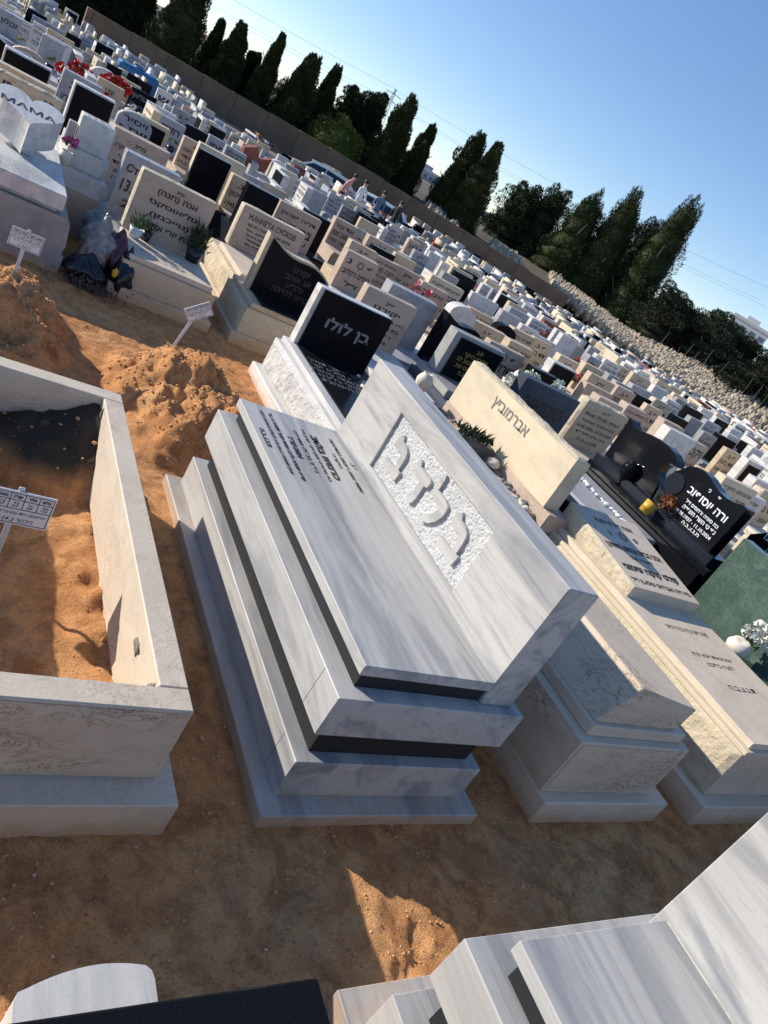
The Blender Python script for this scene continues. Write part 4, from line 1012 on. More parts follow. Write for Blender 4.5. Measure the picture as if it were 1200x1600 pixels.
def hs_profile(shape, w, z0, z1):
    if shape == 'arch':
        p = [(0, z0), (w, z0), (w, z1 - w * .28)]
        for i in range(1, 10): a = math.pi * i / 10; p.append((w / 2 + w / 2 * math.cos(a), z1 - w * .28 + w * .28 * math.sin(a)))
        p.append((0, z1 - w * .28)); return p
    if shape == 'wave':
        return wave_prof(0, w, z0, z1 - .02, z1 - .14, -.05, 12)
    if shape == 'slant': return [(0, z0), (w, z0), (w, z1 - .10), (0, z1)]
    if shape == 'clip': return [(0, z0), (w, z0), (w, z1 - .09), (w - .09, z1), (.09, z1), (0, z1 - .09)]
    return [(0, z0), (w, z0), (w, z1), (0, z1)]
def make_grave(root, w, h, shape, stone, txt, front=.72, detail=True, rs=None, wide=.85, seed=0):
    """local frame: origin below the middle of the headstone face, facing -y"""
    rs = rs or random.Random(seed)
    main_, side, _, ink = STONE[stone[0] if stone != 'LK' else 'L']
    base_m = {'K': 'dark_granite', 'R': 'red_granite', 'D': 'blue_marble'}.get(stone[0], main_)
    if stone == 'KW': base_m = 'white_marble'
    if stone == 'GK': main_ = base_m = 'grey_granite'
    if stone == 'WK': main_ = base_m = 'white_marble'
    hw = wide / 2; b0 = rs.uniform(.06, .12); b1 = rs.uniform(.27, .36); lt = rs.uniform(.03, .06)
    box('base', -hw, hw, -front - .04, .46, -.35, b0, base_m, root, .006)
    if stone[0] in 'LC' and rs.random() < .6 and detail:
        rough_box('body', -hw + .04, hw - .04, -front, .42, b0, b1, base_m, side, ['-x'], root, .02, .035, .005, seed + 3)
    else: box('body', -hw + .04, hw - .04, -front, .42, b0, b1, base_m, root, .008)
    led_m = base_m if rs.random() < .7 else ('black_granite' if stone[0] == 'K' else 'white_marble')
    box('ledger_slab', -hw + .07, hw - .07, -front + .03, -.002, b1, b1 + lt, led_m, root, .005)
    th = rs.uniform(.11, .20)
    z0 = b1 - .0; w2 = w / 2
    if shape == 'rough':
        hsn = rough_box('headstone', -w2, w2, 0, th, z0, h - .02, main_, side if side.startswith('split') else 'split_marble', ['-x', '+z'], root, .025, .03, .004, seed + 5)
    elif shape == 'rect': hsn = box('headstone', -w2, w2, 0, th, z0, h, main_ if stone != 'KW' else 'white_marble', root, .006)
    else:
        hsn = prism('headstone', [(a - w2, c) for a, c in hs_profile(shape, w, z0, h)], 0, th, main_ if stone != 'KW' else 'white_marble', root)
    yf = -.0015
    if stone in ('KW', 'LK', 'GK', 'WK'):
        mg = .02 if stone == 'KW' else (.07 if stone != 'LK' else .06)
        box('headstone_face', -w2 + mg, w2 - mg, -.014, -.001, z0 + .03, h - mg, 'black_granite', root, .003); yf = -.0155
        ink = 'letter_dim'
    lines = None
    if txt == 'lines': lines = LINESETS[seed % len(LINESETS)]
    elif txt: lines = WORDS[txt]
    if lines and detail:
        H = (h - z0) * .78; n = len(lines)
        if txt in BIG or n == 1:
            text('inscription', lines, .1, ink, root, face_mtx((0, yf, z0 + (h - z0) * .62), (1, 0, 0), (0, 0, 1)), bold=.03, fit=(w * .72, min(.16, H * .4) * (1 if n == 1 else 1.4)))
        else:
            hh = H / n
            for i, s in enumerate(lines):
                s2 = s.replace('*', ' ')
                zc = h - .06 * (h - z0) - hh * (i + .5) - .01
                big = (i == 1 and n > 2) or n == 2
                ln = len(s2); ww = min(w * .84, ln * hh * .62 * (1.15 if big else .8))
                text('inscription', s2, .05, ink, root, face_mtx((0, yf, zc), (1, 0, 0), (0, 0, 1)), bold=.025, fit=(ww, hh * (.72 if big else .48)))
                if '*' in s: star(root, face_mtx((0, yf, zc), (1, 0, 0), (0, 0, 1)), hh * .48)
    return root
ORD = ['first', 'second', 'third', 'fourth', 'fifth', 'sixth', 'seventh', 'eighth', 'ninth', 'tenth', 'eleventh', 'twelfth', 'thirteenth', 'fourteenth', 'fifteenth', 'sixteenth', 'seventeenth', 'eighteenth', 'nineteenth', 'twentieth',
       'twenty-first', 'twenty-second', 'twenty-third', 'twenty-fourth', 'twenty-fifth', 'twenty-sixth', 'twenty-seventh', 'twenty-eighth', 'twenty-ninth', 'thirtieth', 'thirty-first', 'thirty-second', 'thirty-third', 'thirty-fourth', 'thirty-fifth', 'thirty-sixth', 'thirty-seventh', 'thirty-eighth', 'thirty-ninth', 'fortieth'] + ['far'] * 60
SHN = dict(rect='square', arch='round topped', wave='wave topped', rough='rough edged', slant='slant topped', clip='clipped corner')
LET = dict(kaptsan='lettered KAPTSAN under one Hebrew word', margol='with white star, Hebrew and Cyrillic surname', dalia='with three Hebrew lines behind the Russian lettered one', egiki='lettered EGIKI GABOR', star2='with a star of David between two letters', shmuel='with one big Hebrew word, right of the starred one', zaderak='lettered in Russian, between pink bouquets',
           vats='with six Hebrew lines ending 1944-2024', sara='with a star of David and pink flowers above', kravits='with white Hebrew letters', tutnauer='lettered in large black script behind the cream surname stone', rica='lettered (Rica)', ckr='with 25.2.1948 behind the grey Cyrillic one', sta='with large Cyrillic letters partly hidden',
           roznik='with one big Hebrew surname, upper left field', sasi='with a very short Hebrew name', harov='with two Hebrew names beside the short named one', gamar='with a three letter name left of the Cyrillic surname', visir='with three Hebrew lines and 1941-2023', zevia='with one Hebrew name at the top left corner', ronen='with a four letter name near the wall', rose='with one name near the yellow green plant', shin='with a single Hebrew letter', victor='with two Hebrew lines right of the waved black stone', menora='directly behind the heart stone')
def visible(x, y, z, mg=60):
    d = Vector((x, y, z)) - CAM; t = d.dot(CF)
    if t < .3: return False
    u = 600 + 1183.36 * d.dot(CR) / t; v = 800 - 1183.36 * d.dot(CU) / t
    return -mg < u < 1200 + mg and -mg < v < 1600 + mg
GR = []     # (x, y, root) for labels
occupied = [(-.3, 6.7, .6, 1.2), (.37, 5.5, .9, 1.6), (1.5, 5.9, 1.1, 2.2), (-.9, 5.6, 1.1, 1.8), (3.3, 4.5, 1.0, 1.0), (2.4, 2.9, .9, 1.8)]
seed = 100
for (x, y, w, h, shape, st, tx) in HAND:
    w = max(w, .50) if tx else max(w, .46)
    seed += 1
    front = .66
    if tx == 'vats': front = 1.05
    if tx == 'tutnauer': front = .5
    xc = x + w / 2
    clash = any(abs(xc - a) < (w + c) / 2 * .62 and abs(y - b) < d * .42 for a, b, c, d in occupied if c != .0)
    if clash and not tx in LET: continue
    r = thing('grave', None, 'grave', (xc, y, zg(xc, y)))
    lab = '%s %s headstone %s' % (SHN[shape], dict(LK='cream limestone framed black', KW='white framed black', GK='grey framed black', WK='white framed dark').get(st, STONE[st[0]][2]), LET.get(tx, ''))
    far = y > 16
    make_grave(r, w, h, shape, st, tx, front, True, None, max(.62, min(.85, w + .2)), seed)
    if tx in LET: r['label'] = lab.strip()
    else: r['_s'] = lab.strip()
    GR.append((xc, y, r)); occupied.append((xc, y, max(w, .6), .9))

# prototypes copied over the rest of the field
PROTO = []
kinds = [('rect', 'L', 'lines'), ('rect', 'P', 'lines'), ('rect', 'L', 'lines'), ('rough', 'L', 'lines'), ('rect', 'W', 'lines'), ('rect', 'W', ''), ('rect', 'B', 'lines'), ('rect', 'B', ''), ('rect', 'K', ''), ('rect', 'KW', ''), ('arch', 'W', ''), ('arch', 'P', 'lines'),
         ('clip', 'L', ''), ('slant', 'B', ''), ('wave', 'K', ''), ('rect', 'G', 'lines'), ('rect', 'C', 'lines'), ('rect', 'WK', ''), ('rect', 'C', ''), ('rect', 'P', ''), ('rect', 'W', 'lines')]
def copy_tree(o, parent=None):
    c = o.copy(); COL.objects.link(c); c.parent = parent
    c.matrix_parent_inverse = o.matrix_parent_inverse.copy()
    for ch in o.children: copy_tree(ch, c)
    return c
PW = [2.5, 1.8, 2.5, 2, 5, 5, 1.2, 1.2, 1.2, 1.3, 1.2, .7, 1.2, .7, .5, 1, 2.6, 1.2, 2.6, 1, 5]
for k, (sh, st, tx) in enumerate(kinds):
    r = thing('grave', None, 'grave', (0, 0, 0)); r['_s'] = '%s %s headstone' % (SHN[sh], dict(KW='white framed black', WK='white framed dark').get(st, STONE[st[0]][2]))
    rr = random.Random(500 + k)
    make_grave(r, rr.uniform(.56, .74), rr.uniform(.80, .98), sh, st, tx, .66, True, rr, .78, 600 + k); PROTO.append(r)
flush_texts()
WALL = [(-20, 49.5), (3.4, 49), (22, 47.3), (34.5, 40.5), (46, 31), (62, 18), (80, 2)]
def wall_y(x):
    for (a, b), (c, d) in zip(WALL[:-1], WALL[1:]):
        if a <= x <= c: return b + (d - b) * (x - a) / (c - a)
    return 0
def px(x, y, z):
    d = Vector((x, y, z)) - CAM; t = max(d.dot(CF), .05)
    return 600 + 1183.36 * d.dot(CR) / t, 800 - 1183.36 * d.dot(CU) / t
HF = []
for (x, y, w, h, shape, st, tx) in HAND:
    z = zg(x, y); HF.append((y, [px(x + w * a, y, z + .38 + (h - .38) * b) for a in (.1, .5, .9) for b in (.25, .6, .95)]))
def hides(xx, yy, zz):
    a = px(xx - .3, yy, zz + .9); b = px(xx + .3, yy, zz + .9); c = px(xx - .3, yy, zz + .1)
    ux, uy = b[0] - a[0], b[1] - a[1]; vx, vy = c[0] - a[0], c[1] - a[1]; det = ux * vy - uy * vx
    for hy, pts in HF:
        if hy < yy - .1: continue
        n = 0
        for q in pts:
            qx, qy = q[0] - a[0], q[1] - a[1]; s = (qx * vy - qy * vx) / det; t = (ux * qy - uy * qx) / det
            if -.1 < s < 1.1 and -.05 < t < 1: n += 1
        if n >= 4: return True
    return False
cand = []
y = 5.9
rowi = 0
while y < 48:
    x = -4.5 + rnd.uniform(0, .3)
    while x < 70:
        xx = x + rnd.uniform(-.08, .08); yy = y + rnd.uniform(-.06, .06)
        zz = zg(xx, yy)
        lim = wall_y(xx) - (2.4 if xx > 3 else 0)
        if 8.0 < xx < 22 and yy > 33 and yy > 38 - abs(xx - 14) * .8: lim = min(lim, 33)
        if xx < 3.4: lim = 55
        if 10.5 < xx < 19 and 28.2 < yy < 30.6: lim = 0
        road = (xx < 3.2 and 30 < yy < 33.5)
        if yy < lim and not road and visible(xx, yy, zz + .5, 30) and not (xx < 4.9 and yy < 5.5):
            if not any(abs(xx - a) < (c + .55) / 2 and abs(yy - b) < .62 for a, b, c, d in occupied[:5] and [(a, b, c, d) for a, b, c, d in occupied]):
                (None if hides(xx, yy, zz) else cand.append((xx, yy, zz)))
        x += .93
    y += 1.24 + .12 * (rowi % 2); rowi += 1
# extra near field on the right
for xx, yy in ((5.9, 3.4), (6.9, 3.7), (7.9, 4.1), (6.3, 4.6), (5.6, 2.2), (6.7, 2.5), (7.8, 2.9), (8.9, 3.3), (9.0, 4.5), (10.1, 4.3), (11.2, 5.0), (7.2, 5.0), (10.2, 5.4), (12.3, 5.5)): cand.append((xx, yy, 0.0))
cand.sort(key=lambda c: (Vector(c) - CAM).length)
N1 = max(0, 298 - len(GR))
used = set(); pick = []
for i, (xx, yy, zz) in enumerate(cand):
    k = rnd.choices(range(len(kinds)), PW)[0]
    if i < N1:
        if k not in used: r = PROTO[k]; used.add(k)
        else: r = copy_tree(PROTO[k])
        r.location = (xx, yy, zz); r.rotation_euler = (0, 0, math.radians(rnd.uniform(-2.5, 2.5)))
        s = rnd.uniform(.93, 1.06); r.scale = (s, 1, rnd.uniform(.94, 1.06))
        if rnd.random() < .27 and yy > 7:   # a few turned across the rows, faces to the sun
            r.rotation_euler[2] -= math.pi / 2
        GR.append((xx, yy, r))
    else: pick.append((xx, yy, zz, k))
for k, r in enumerate(PROTO):
    if k not in used:
        for c in list(r.children): bpy.data.objects.remove(c)
        bpy.data.objects.remove(r)
GR.sort(key=lambda t: (round(t[1] / 1.2), t[0]))
rows = {}
for x, y, r in GR: rows.setdefault(round(y / 1.2), []).append((x, y, r))
ROWN = {k: i for i, k in enumerate(sorted(rows))}
for k in sorted(rows):
    cnt = {}
    for x, y, r in rows[k]:
        r['group'] = 'graves standing in rows over the cemetery'
        if r.get('label'): continue
        s = r.get('_s', 'headstone'); cnt[s] = cnt.get(s, 0) + 1
        r['label'] = '%s, %s of its kind from left, %s row back' % (s, ORD[cnt[s] - 1], ORD[ROWN[k]])
for o in bpy.data.objects:
    if '_s' in o: del o['_s']
# the smallest, farthest graves as one mass
FM = ['limestone', 'pink_limestone', 'white_marble', 'blue_marble', 'black_granite', 'cream_stone', 'grey_granite', 'letter_grey', 'red_granite', 'petal_red', 'leaf_dark', 'petal_pink']
Vs = []; Fs = []; Ms = []; off = 0
CUBE_F = np.array([[0, 2, 3, 1], [4, 5, 7, 6], [0, 1, 5, 4], [2, 6, 7, 3], [0, 4, 6, 2], [1, 3, 7, 5]])
def addb(x0, x1, y0, y1, z0, z1, mi):
    global off
    Vs.append(np.array([[x, y, z] for z in (z0, z1) for y in (y0, y1) for x in (x0, x1)])); Fs.append(CUBE_F + off); Ms.extend([mi] * 6); off += 8
for (x, y, z, k) in pick:
    sh, st, tx = kinds[k]; mi = dict(L=0, P=1, W=2, B=3, K=4, C=5, G=6)[st[0]]
    bi = 2 if st in ('KW', 'WK') else mi
    if rnd.random() < .025: mi = bi = 8
    w = rnd.uniform(.24, .36); h = rnd.uniform(.72, .98); d = rnd.uniform(.5, .72)
    addb(x - .39, x + .39, y - d, y + .4, z - .4, z + .1, bi); addb(x - .35, x + .35, y - d + .04, y + .36, z + .1, z + rnd.uniform(.26, .38), bi)
    t = rnd.uniform(.08, .2)
    if rnd.random() < .30:
        addb(x - .1, x - .1 + t, y - d + .1, y + .3, z + .38, z + h, mi)
        if rnd.random() < .5: addb(x - .105, x - .1, y - d + .2, y + .2, z + .6, z + .7, 7)
    else:
        addb(x - w, x + w, y, y + t, z + .38, z + h, mi)
        if st in ('KW', 'WK'): addb(x - w + .05, x + w - .05, y - .012, y, z + .42, z + h - .05, 4)
        elif tx and mi != 4:
            for q in range(3): addb(x - w * .6, x + w * .6, y - .004, y, z + h - .16 - .12 * q, z + h - .11 - .12 * q, 7)
    if rnd.random() < .25: addb(x - .28, x - .16, y - d + .2, y - d + .3, z + .38, z + .5, 2)
    if rnd.random() < .2: q_ = rnd.uniform(-.2, .2); addb(x + q_, x + q_ + .16, y - d + .25, y - d + .4, z + .36, z + .55, rnd.choice([9, 10, 10, 11, 4]))
V = np.concatenate(Vs); F = np.concatenate(Fs)
me = bpy.data.meshes.new('far_graves'); me.vertices.add(len(V)); me.vertices.foreach_set('co', V.ravel())
me.loops.add(F.size); me.loops.foreach_set('vertex_index', F.ravel().astype(np.int32))
me.polygons.add(len(F)); me.polygons.foreach_set('loop_start', np.arange(0, F.size, 4, dtype=np.int32)); 
for mn in FM: me.materials.append(MATS[mn])
me.polygons.foreach_set('material_index', np.array(Ms, dtype=np.int32)); me.update(calc_edges=True); fixn(me)
tag(link('far_graves', me), 'hundreds of tiny pale headstones in the farthest rows before the wall', kind='stuff')
print('graves', len(GR), 'far', len(pick))

# ------------------------------------------------------------------ perimeter wall of cast panels
wr = thing('perimeter_wall', 'long brown concrete wall in shade along the far edge of the graves', 'wall', (15, 48, -1.5))
def wall_run(a, b, n, zt0, zt1):
    a = Vector((a[0], a[1], 0)); b = Vector((b[0], b[1], 0)); d = (b - a) / n; ang = math.atan2(d.y, d.x); L = d.length
    for i in range(n):
        p = a + d * i; zt = zt0 + (zt1 - zt0) * (i + .5) / n + rnd.uniform(-.015, .015)
        o = box('wall_panel', .012, L - .012, 0, .22 + rnd.uniform(0, .01), -2.2, zt, 'concrete_wall', wr, .01)
        o.location = p - wr.location + Vector((0, 0, 0)); o.location.z = 1.5; o.rotation_euler = (0, 0, ang)
        box('wall_post', -.0, .03, .03, .19, -2.2, zt - .03, 'joint_dark', wr, .004).location = o.location
        COL.objects[-1].rotation_euler = (0, 0, ang) if False else (0, 0, 0)
wall_run((3.4, 49), (22, 47.3), 9, 0.0, .30)
wall_run((22, 47.3), (34.8, 40.3), 7, .25, .2)
box('wall_end', -.3, 0, -.1, .5, -2.2, -.0, 'concrete_wall', wr).location = Vector((3.4, 49, 1.5)) - wr.location * 1 + Vector((0, 0, -1.5)) + Vector((0, 0, 0))
kbk = thing('low_kerb', 'low dark kerb strip between the last graves and the stony slope', 'kerb', (46, 31, -1.4))
def strip_along(name, pts, h0, h1, th, mat, parent, zoff):
    for (a, b), (c, d) in zip(pts[:-1], pts[1:]):
        L = math.hypot(c - a, d - b); ang = math.atan2(d - b, c - a)
        o = box(name, 0, L, 0, th, h0, h1, mat, parent, .02); o.location = Vector((a, b, zoff)) - parent.location; o.rotation_euler = (0, 0, ang)
strip_along('kerb_stone', [(34.8, 40.3), (46, 31), (62, 18), (80, 2)], -1, -.05, .5, 'joint_dark', kbk, -1.15)

# ------------------------------------------------------------------ slope behind the wall
def out_normal(i, j):
    (a, b), (c, d) = WALL[i], WALL[j]; L = math.hypot(c - a, d - b); return (-(d - b) / L, (c - a) / L)
pl = [(-20, 49.5), (3.4, 49), (12, 48.2), (22, 47.3), (28, 44), (34.5, 40.5), (40, 36), (46, 31), (54, 24.5), (62, 18), (80, 2)]
zb = [-1.5, -1.5, -.35, -.2, -.1, -.2, -.95, -1.15, -1.1, -1.1, -1.0]
NR = []
for i in range(len(pl)):
    a = pl[max(i - 1, 0)]; c = pl[min(i + 1, len(pl) - 1)]; L = math.hypot(c[0] - a[0], c[1] - a[1]); NR.append((-(c[1] - a[1]) / L, (c[0] - a[0]) / L))
prof = [(.3, 0), (3, .45), (6, 1.0), (9, 1.45), (13, 1.7), (22, 1.2), (60, -.2), (200, -1)]
def hill_pt(u, d):
    i = min(int(u), len(pl) - 2); f = u - i
    p = [pl[i][k] * (1 - f) + pl[i + 1][k] * f for k in (0, 1)]; n = [NR[i][k] * (1 - f) + NR[i + 1][k] * f for k in (0, 1)]; z = zb[i] * (1 - f) + zb[i + 1] * f
    lf = max(0, min(1, (p[0] - 14) / 10)) * .22 + .15 + 1.0 * max(0, min(1, (p[0] - 39) / 7))
    for (d0, h0), (d1, h1) in zip(prof[:-1], prof[1:]):
        if d0 <= d <= d1: hh = h0 + (h1 - h0) * (d - d0) / (d1 - d0); break
    else: hh = 0
    return (p[0] + n[0] * d, p[1] + n[1] * d, z + hh * lf)
us = np.linspace(0, len(pl) - 1.001, 90); ds = [.3, 1, 2, 3, 4, 5, 6, 7.5, 9, 11, 13, 17, 22, 40, 60, 120, 200]
Vh = [hill_pt(u, d) for u in us for d in ds]
Vh = [(x, y, z + .12 * float(fbm(np.array([x * .7]), np.array([y * .7]), 3, 5)[0])) for x, y, z in Vh]
Fh = [[i * len(ds) + j, (i + 1) * len(ds) + j, (i + 1) * len(ds) + j + 1, i * len(ds) + j + 1] for i in range(len(us) - 1) for j in range(len(ds) - 1)]
tag(link('hillside', fixn(mesh(Vh, Fh, True)), 'hill_soil'), 'dry brown slope rising behind the perimeter wall', kind='structure')
# upright pale stones packed over the slope
Vs = []; Fs = []; Ms = []; off = 0
rs_ = random.Random(77)
base_st = []
for k in range(5):
    mm = stone_mesh(900 + k, 1, .5, 1.0); a = np.empty(len(mm.vertices) * 3); mm.vertices.foreach_get('co', a); base_st.append((a.reshape(-1, 3) * [.11, .16, .50], np.array([list(p.vertices) for p in mm.polygons]))); bpy.data.meshes.remove(mm)
for n in range(13000):
    u = 3.3 + (len(pl) - 4.5) * rs_.random(); d = .4 + 9.0 * rs_.random() ** .9
    if u < 5.2 and (rs_.random() < .5 or math.sin(u * 9) < .1): continue
    if u < 4.9 and d > 5: continue
    p = hill_pt(u, d)
    if not visible(*p, 20): continue
    v, f = base_st[n % 5]; s = rs_.uniform(.55, 1.15); an = rs_.uniform(0, 6.28); c, q = math.cos(an), math.sin(an)
    w_ = np.stack([c * v[:, 0] - q * v[:, 1], q * v[:, 0] + c * v[:, 1], v[:, 2]], -1) * s
    w_[:, 0] += w_[:, 2] * rs_.uniform(-.3, .3)
    Vs.append(w_ + [p[0], p[1], p[2] + .12]); Fs.append(f + off); off += len(v)
V = np.concatenate(Vs); F = np.concatenate(Fs); me = bpy.data.meshes.new('slope_stones'); me.vertices.add(len(V)); me.vertices.foreach_set('co', V.ravel())
me.loops.add(F.size); me.loops.foreach_set('vertex_index', F.ravel().astype(np.int32)); me.polygons.add(len(F)); me.polygons.foreach_set('loop_start', np.arange(0, F.size, 3, dtype=np.int32)); me.update(calc_edges=True)
tag(link('slope_stones', me, 'rubble_stone'), 'thousands of upright pale stones packed on the slope behind the wall', kind='stuff')

# ------------------------------------------------------------------ trees
def leaf_cloud(points, normals, size, seed, up=.5, blade=2.2):
    r = np.random.RandomState(seed); n = len(points)
    d = normals + r.normal(0, .45, (n, 3)); d[:, 2] += up; d /= np.linalg.norm(d, axis=1)[:, None]
    t = np.cross(d, r.normal(0, 1, (n, 3))); t /= np.linalg.norm(t, axis=1)[:, None] + 1e-9
    s = (size * r.uniform(.6, 1.4, n))[:, None]
    a = points - t * s * .5; b = points + t * s * .5; c = points + d * s * blade
    V = np.stack([a, b, c], 1).reshape(-1, 3); F = np.arange(n * 3).reshape(-1, 3); return V, F
def np_mesh(name, V, F):
    me = bpy.data.meshes.new(name); me.vertices.add(len(V)); me.vertices.foreach_set('co', np.ascontiguousarray(V, dtype=float).ravel())
    me.loops.add(F.size); me.loops.foreach_set('vertex_index', F.ravel().astype(np.int32)); me.polygons.add(len(F)); me.polygons.foreach_set('loop_start', np.arange(0, F.size, F.shape[1], dtype=np.int32)); me.update(calc_edges=True); return me
def crown(kind, seed):
    """unit crown: height 1, radius 1 (scaled later); returns mesh"""
    r = np.random.RandomState(seed); C = []; 
    if kind == 'c':
        for k in range(72):
            z = r.uniform(.03, .93); env = (min(1, (z + .05) / .22)) ** .6 * (1 - z) ** .56 * 1.06
            a = r.uniform(0, 6.28); rr = env * r.uniform(.35, .80); C.append((rr * math.cos(a), rr * math.sin(a), z, r.uniform(.20, .32) * (1.12 - .88 * z), r.uniform(.07, .12)))
        C.append((0, 0, .94, .07, .07)); C.append((r.uniform(-.08, .08), 0, .87, .12, .08))
        core = [(0, 0, z, .66 * (min(1, (z + .05) / .2)) ** .6 * (1 - z) ** .6, .12) for z in (.1, .2, .3, .42, .55, .68, .8)]
        dens, size, blade, up = 380, .075, 2.6, 1.3
    elif kind == 'b':
        for k in range(60):
            z = r.uniform(.16, .9); env = (min(1, z / .45)) ** .5 * (1 - z) ** .38 * 1.2
            a = r.uniform(0, 6.28); rr = env * r.uniform(.25, .85); C.append((rr * math.cos(a), rr * math.sin(a), z, r.uniform(.18, .34), r.uniform(.05, .10)))
        for k in range(5): a = r.uniform(0, 6.28); C.append((.3 * math.cos(a), .3 * math.sin(a), r.uniform(.86, .96), .14, .06))
        core = [(0, 0, z, .66 * (1 - z) ** .4, .1) for z in (.3, .42, .55, .68, .8)]
        dens, size, blade, up = 360, .085, 2.0, .7
    else:
        for k in range(70):
            v = r.normal(0, 1, 3); v /= np.linalg.norm(v); s = r.uniform(.5, .85); C.append((v[0] * s, v[1] * s, .52 + v[2] * s * .48, r.uniform(.2, .34), r.uniform(.10, .16)))
        core = [(0, 0, .5, .75, .36)]; dens, size, blade, up = 230, .07, 1.3, .2
    P = []; Nn = []
    for (cx, cy, cz, rh, rz) in C:
        v = r.normal(0, 1, (dens, 3)); v /= np.linalg.norm(v, axis=1)[:, None]
        q = r.uniform(.75, 1.08, dens)[:, None]
        P.append(np.array([cx, cy, cz]) + v * q * [rh, rh, rz]); Nn.append(v)
    for (cx, cy, cz, rr, rz) in core:
        v = r.normal(0, 1, (1500, 3)); v /= np.linalg.norm(v, axis=1)[:, None]
        P.append(np.array([cx, cy, cz]) + v * r.uniform(.98, 1.12, 1500)[:, None] * [rr, rr, rz]); Nn.append(v)
    return np.concatenate(P), np.concatenate(Nn), core, size, blade, up
bpy_core_cache = {}
def make_tree(name, x, y, z0, z1, rad, kind, seed, mat, label, cat='tree'):
    h = max(z1 - z0, .8); t = thing(name, label, cat, (x, y, z0), 0, 'trees standing behind the perimeter wall')
    P_, N_, core, size, blade, up = crown(kind, seed)
    S = np.array([rad, rad, h]); sz = .062 if kind == 'c' else .075
    keep = np.random.RandomState(seed).uniform(0, 1, len(P_)) < min(1, (h * rad * 2) / 9 + .45)
    Vc, Fc = leaf_cloud(P_[keep] * S, N_[keep], sz, seed + 1, up, blade)
    me = np_mesh('crown', Vc, Fc)
    o = link('crown', me, mat, t)
    # dark inner mass so that the crown is dense
    cv = []; cf = []
    for (cx, cy, cz, rr, rz) in core:
        bm = bmesh.new(); bmesh.ops.create_icosphere(bm, subdivisions=2, radius=1); k = len(cv)
        for v in bm.verts:
            q = 1 + .25 * math.sin(v.co.x * 5 + seed) * math.cos(v.co.z * 4 + cz * 9); cv.append((v.co.x * rr * rad * q + cx, v.co.y * rr * rad * q + cy, (cz + v.co.z * rz) * h))
        for f in bm.faces: cf.append([v.index + k for v in f.verts])
        bm.free()
    link('inner_crown', mesh(cv, cf, True), mat, t)
    th = .10 * rad + .05; r = random.Random(seed)
    parts = [tube_data([(0, 0, -.8), (.03, 0, h * .2), (-.02, .03, h * .5), (0, 0, h * .85)], [th * 1.3, th, th * .6, th * .15], 8)]
    for k in range(6):
        a = r.uniform(0, 6.28); zz = h * r.uniform(.08, .6); L = rad * r.uniform(.4, .75)
        parts.append(tube_data([(0, 0, zz), (L * .5 * math.cos(a), L * .5 * math.sin(a), zz + h * .06), (L * math.cos(a), L * math.sin(a), zz + h * .16)], [th * .4, th * .28, th * .08], 5))
    Vt, Ft = merge(parts); link('trunk', mesh(Vt, Ft, True), 'bark', t)
    return t
nc = nb = 0
for k, (x, y, z0, z1, rad, kind, _) in enumerate(TREES):
    if 30 < x < 43:
        f_ = 1.24; x = CAM.x + (x - CAM.x) * f_; y = CAM.y + (y - CAM.y) * f_; z0 = CAM.z + (z0 - CAM.z) * f_; z1 = CAM.z + (z1 - CAM.z) * f_; rad *= f_
    if kind == 'c':
        nc += 1; make_tree('cypress_tree', x, y, z0 - .6, z1 + .25, rad * (1.5 if x < 33 else 1.95), 'c', 40 + k, 'cypress_leaf', 'dark narrow cypress, %s from the left behind the wall' % ORD[nc - 1])
    elif kind == 'b':
        nb += 1; make_tree('evergreen_tree', x, y, z0 - .9, (z1 + .2 if x < 46 else z0 + (z1 - z0) * .86), rad * (1.35 if x < 30 else 1.55), 'b', 40 + k, 'cypress_dark' if x < 47.5 else 'bush_leaf', ('dark shaggy evergreen' if x < 47.5 else 'grey green loose evergreen on the slope') + ', %s from the left' % ORD[nb - 1])
    else: make_tree('citrus_tree', x, y, z0 + .2, z1, rad * 1.0, 'r', 40 + k, 'citrus_leaf', 'round leafy green tree leaning over the wall in front of the cypresses')
# bare thin trunks on the right part of the slope
for k in range(26):
    u = 6.2 + k * .1 + rnd.uniform(-.05, .05); d = rnd.uniform(5.5, 9.5); p = hill_pt(u, d); L = rnd.uniform(1.2, 2.2)
    Vt, Ft = tube_data([(0, 0, -.2), (.05, 0, L * .5), (rnd.uniform(-.2, .2), 0, L)], [.045, .035, .02], 5)
    o = link('bare_sapling', mesh(Vt, Ft, True), 'bark', None, p); tag(o, 'thin bare trunk on the stony slope under the right hand evergreens', 'tree', 'thin bare trunks on the slope')

# ------------------------------------------------------------------ far buildings, pylon and lines
def building(x, y, z, w, d, h, rz, fl, nw, label, wall='building_wall'):
    t = thing('apartment_building', label, 'building', (x, y, z), rz)
    box('wall', -w / 2, w / 2, 0, d, -30, h, wall, t, .1); box('roof_room', -w * .2, w * .15, d * .3, d * .6, h, h + 2.6, wall, t, .1); box('parapet', -w / 2 - .2, w / 2 + .2, -.2, .3, h - .2, h + .9, 'building_wall', t, .05)
    proto = None
    for i in range(fl):
        for j in range(nw):
            wx = -w / 2 + w * (j + .5) / nw; wz = h - 2.6 - i * 3.0
            if proto is None: o = box('window', -w / nw * .3, w / nw * .3, -.12, -.02, -.8, .9, 'building_window', t, .02); proto = o
            else: o = link('window', proto.data, None, t)
            o.location = (wx, 0, wz)
        box('balcony_slab', -w / 2 + .3, w / 2 - .3, -1.0, -.13, h - 4.0 - i * 3, h - 3.8 - i * 3, 'building_wall', t, .02)
building(223, 352, -8, 13, 12, 8.5, -.5, 3, 5, 'white apartment building seen between the cypresses beyond the stony slope')
building(235, 346, -12, 10, 12, 16, -.5, 4, 3, 'taller pale apartment block behind the white one between the trees', 'building_wall')
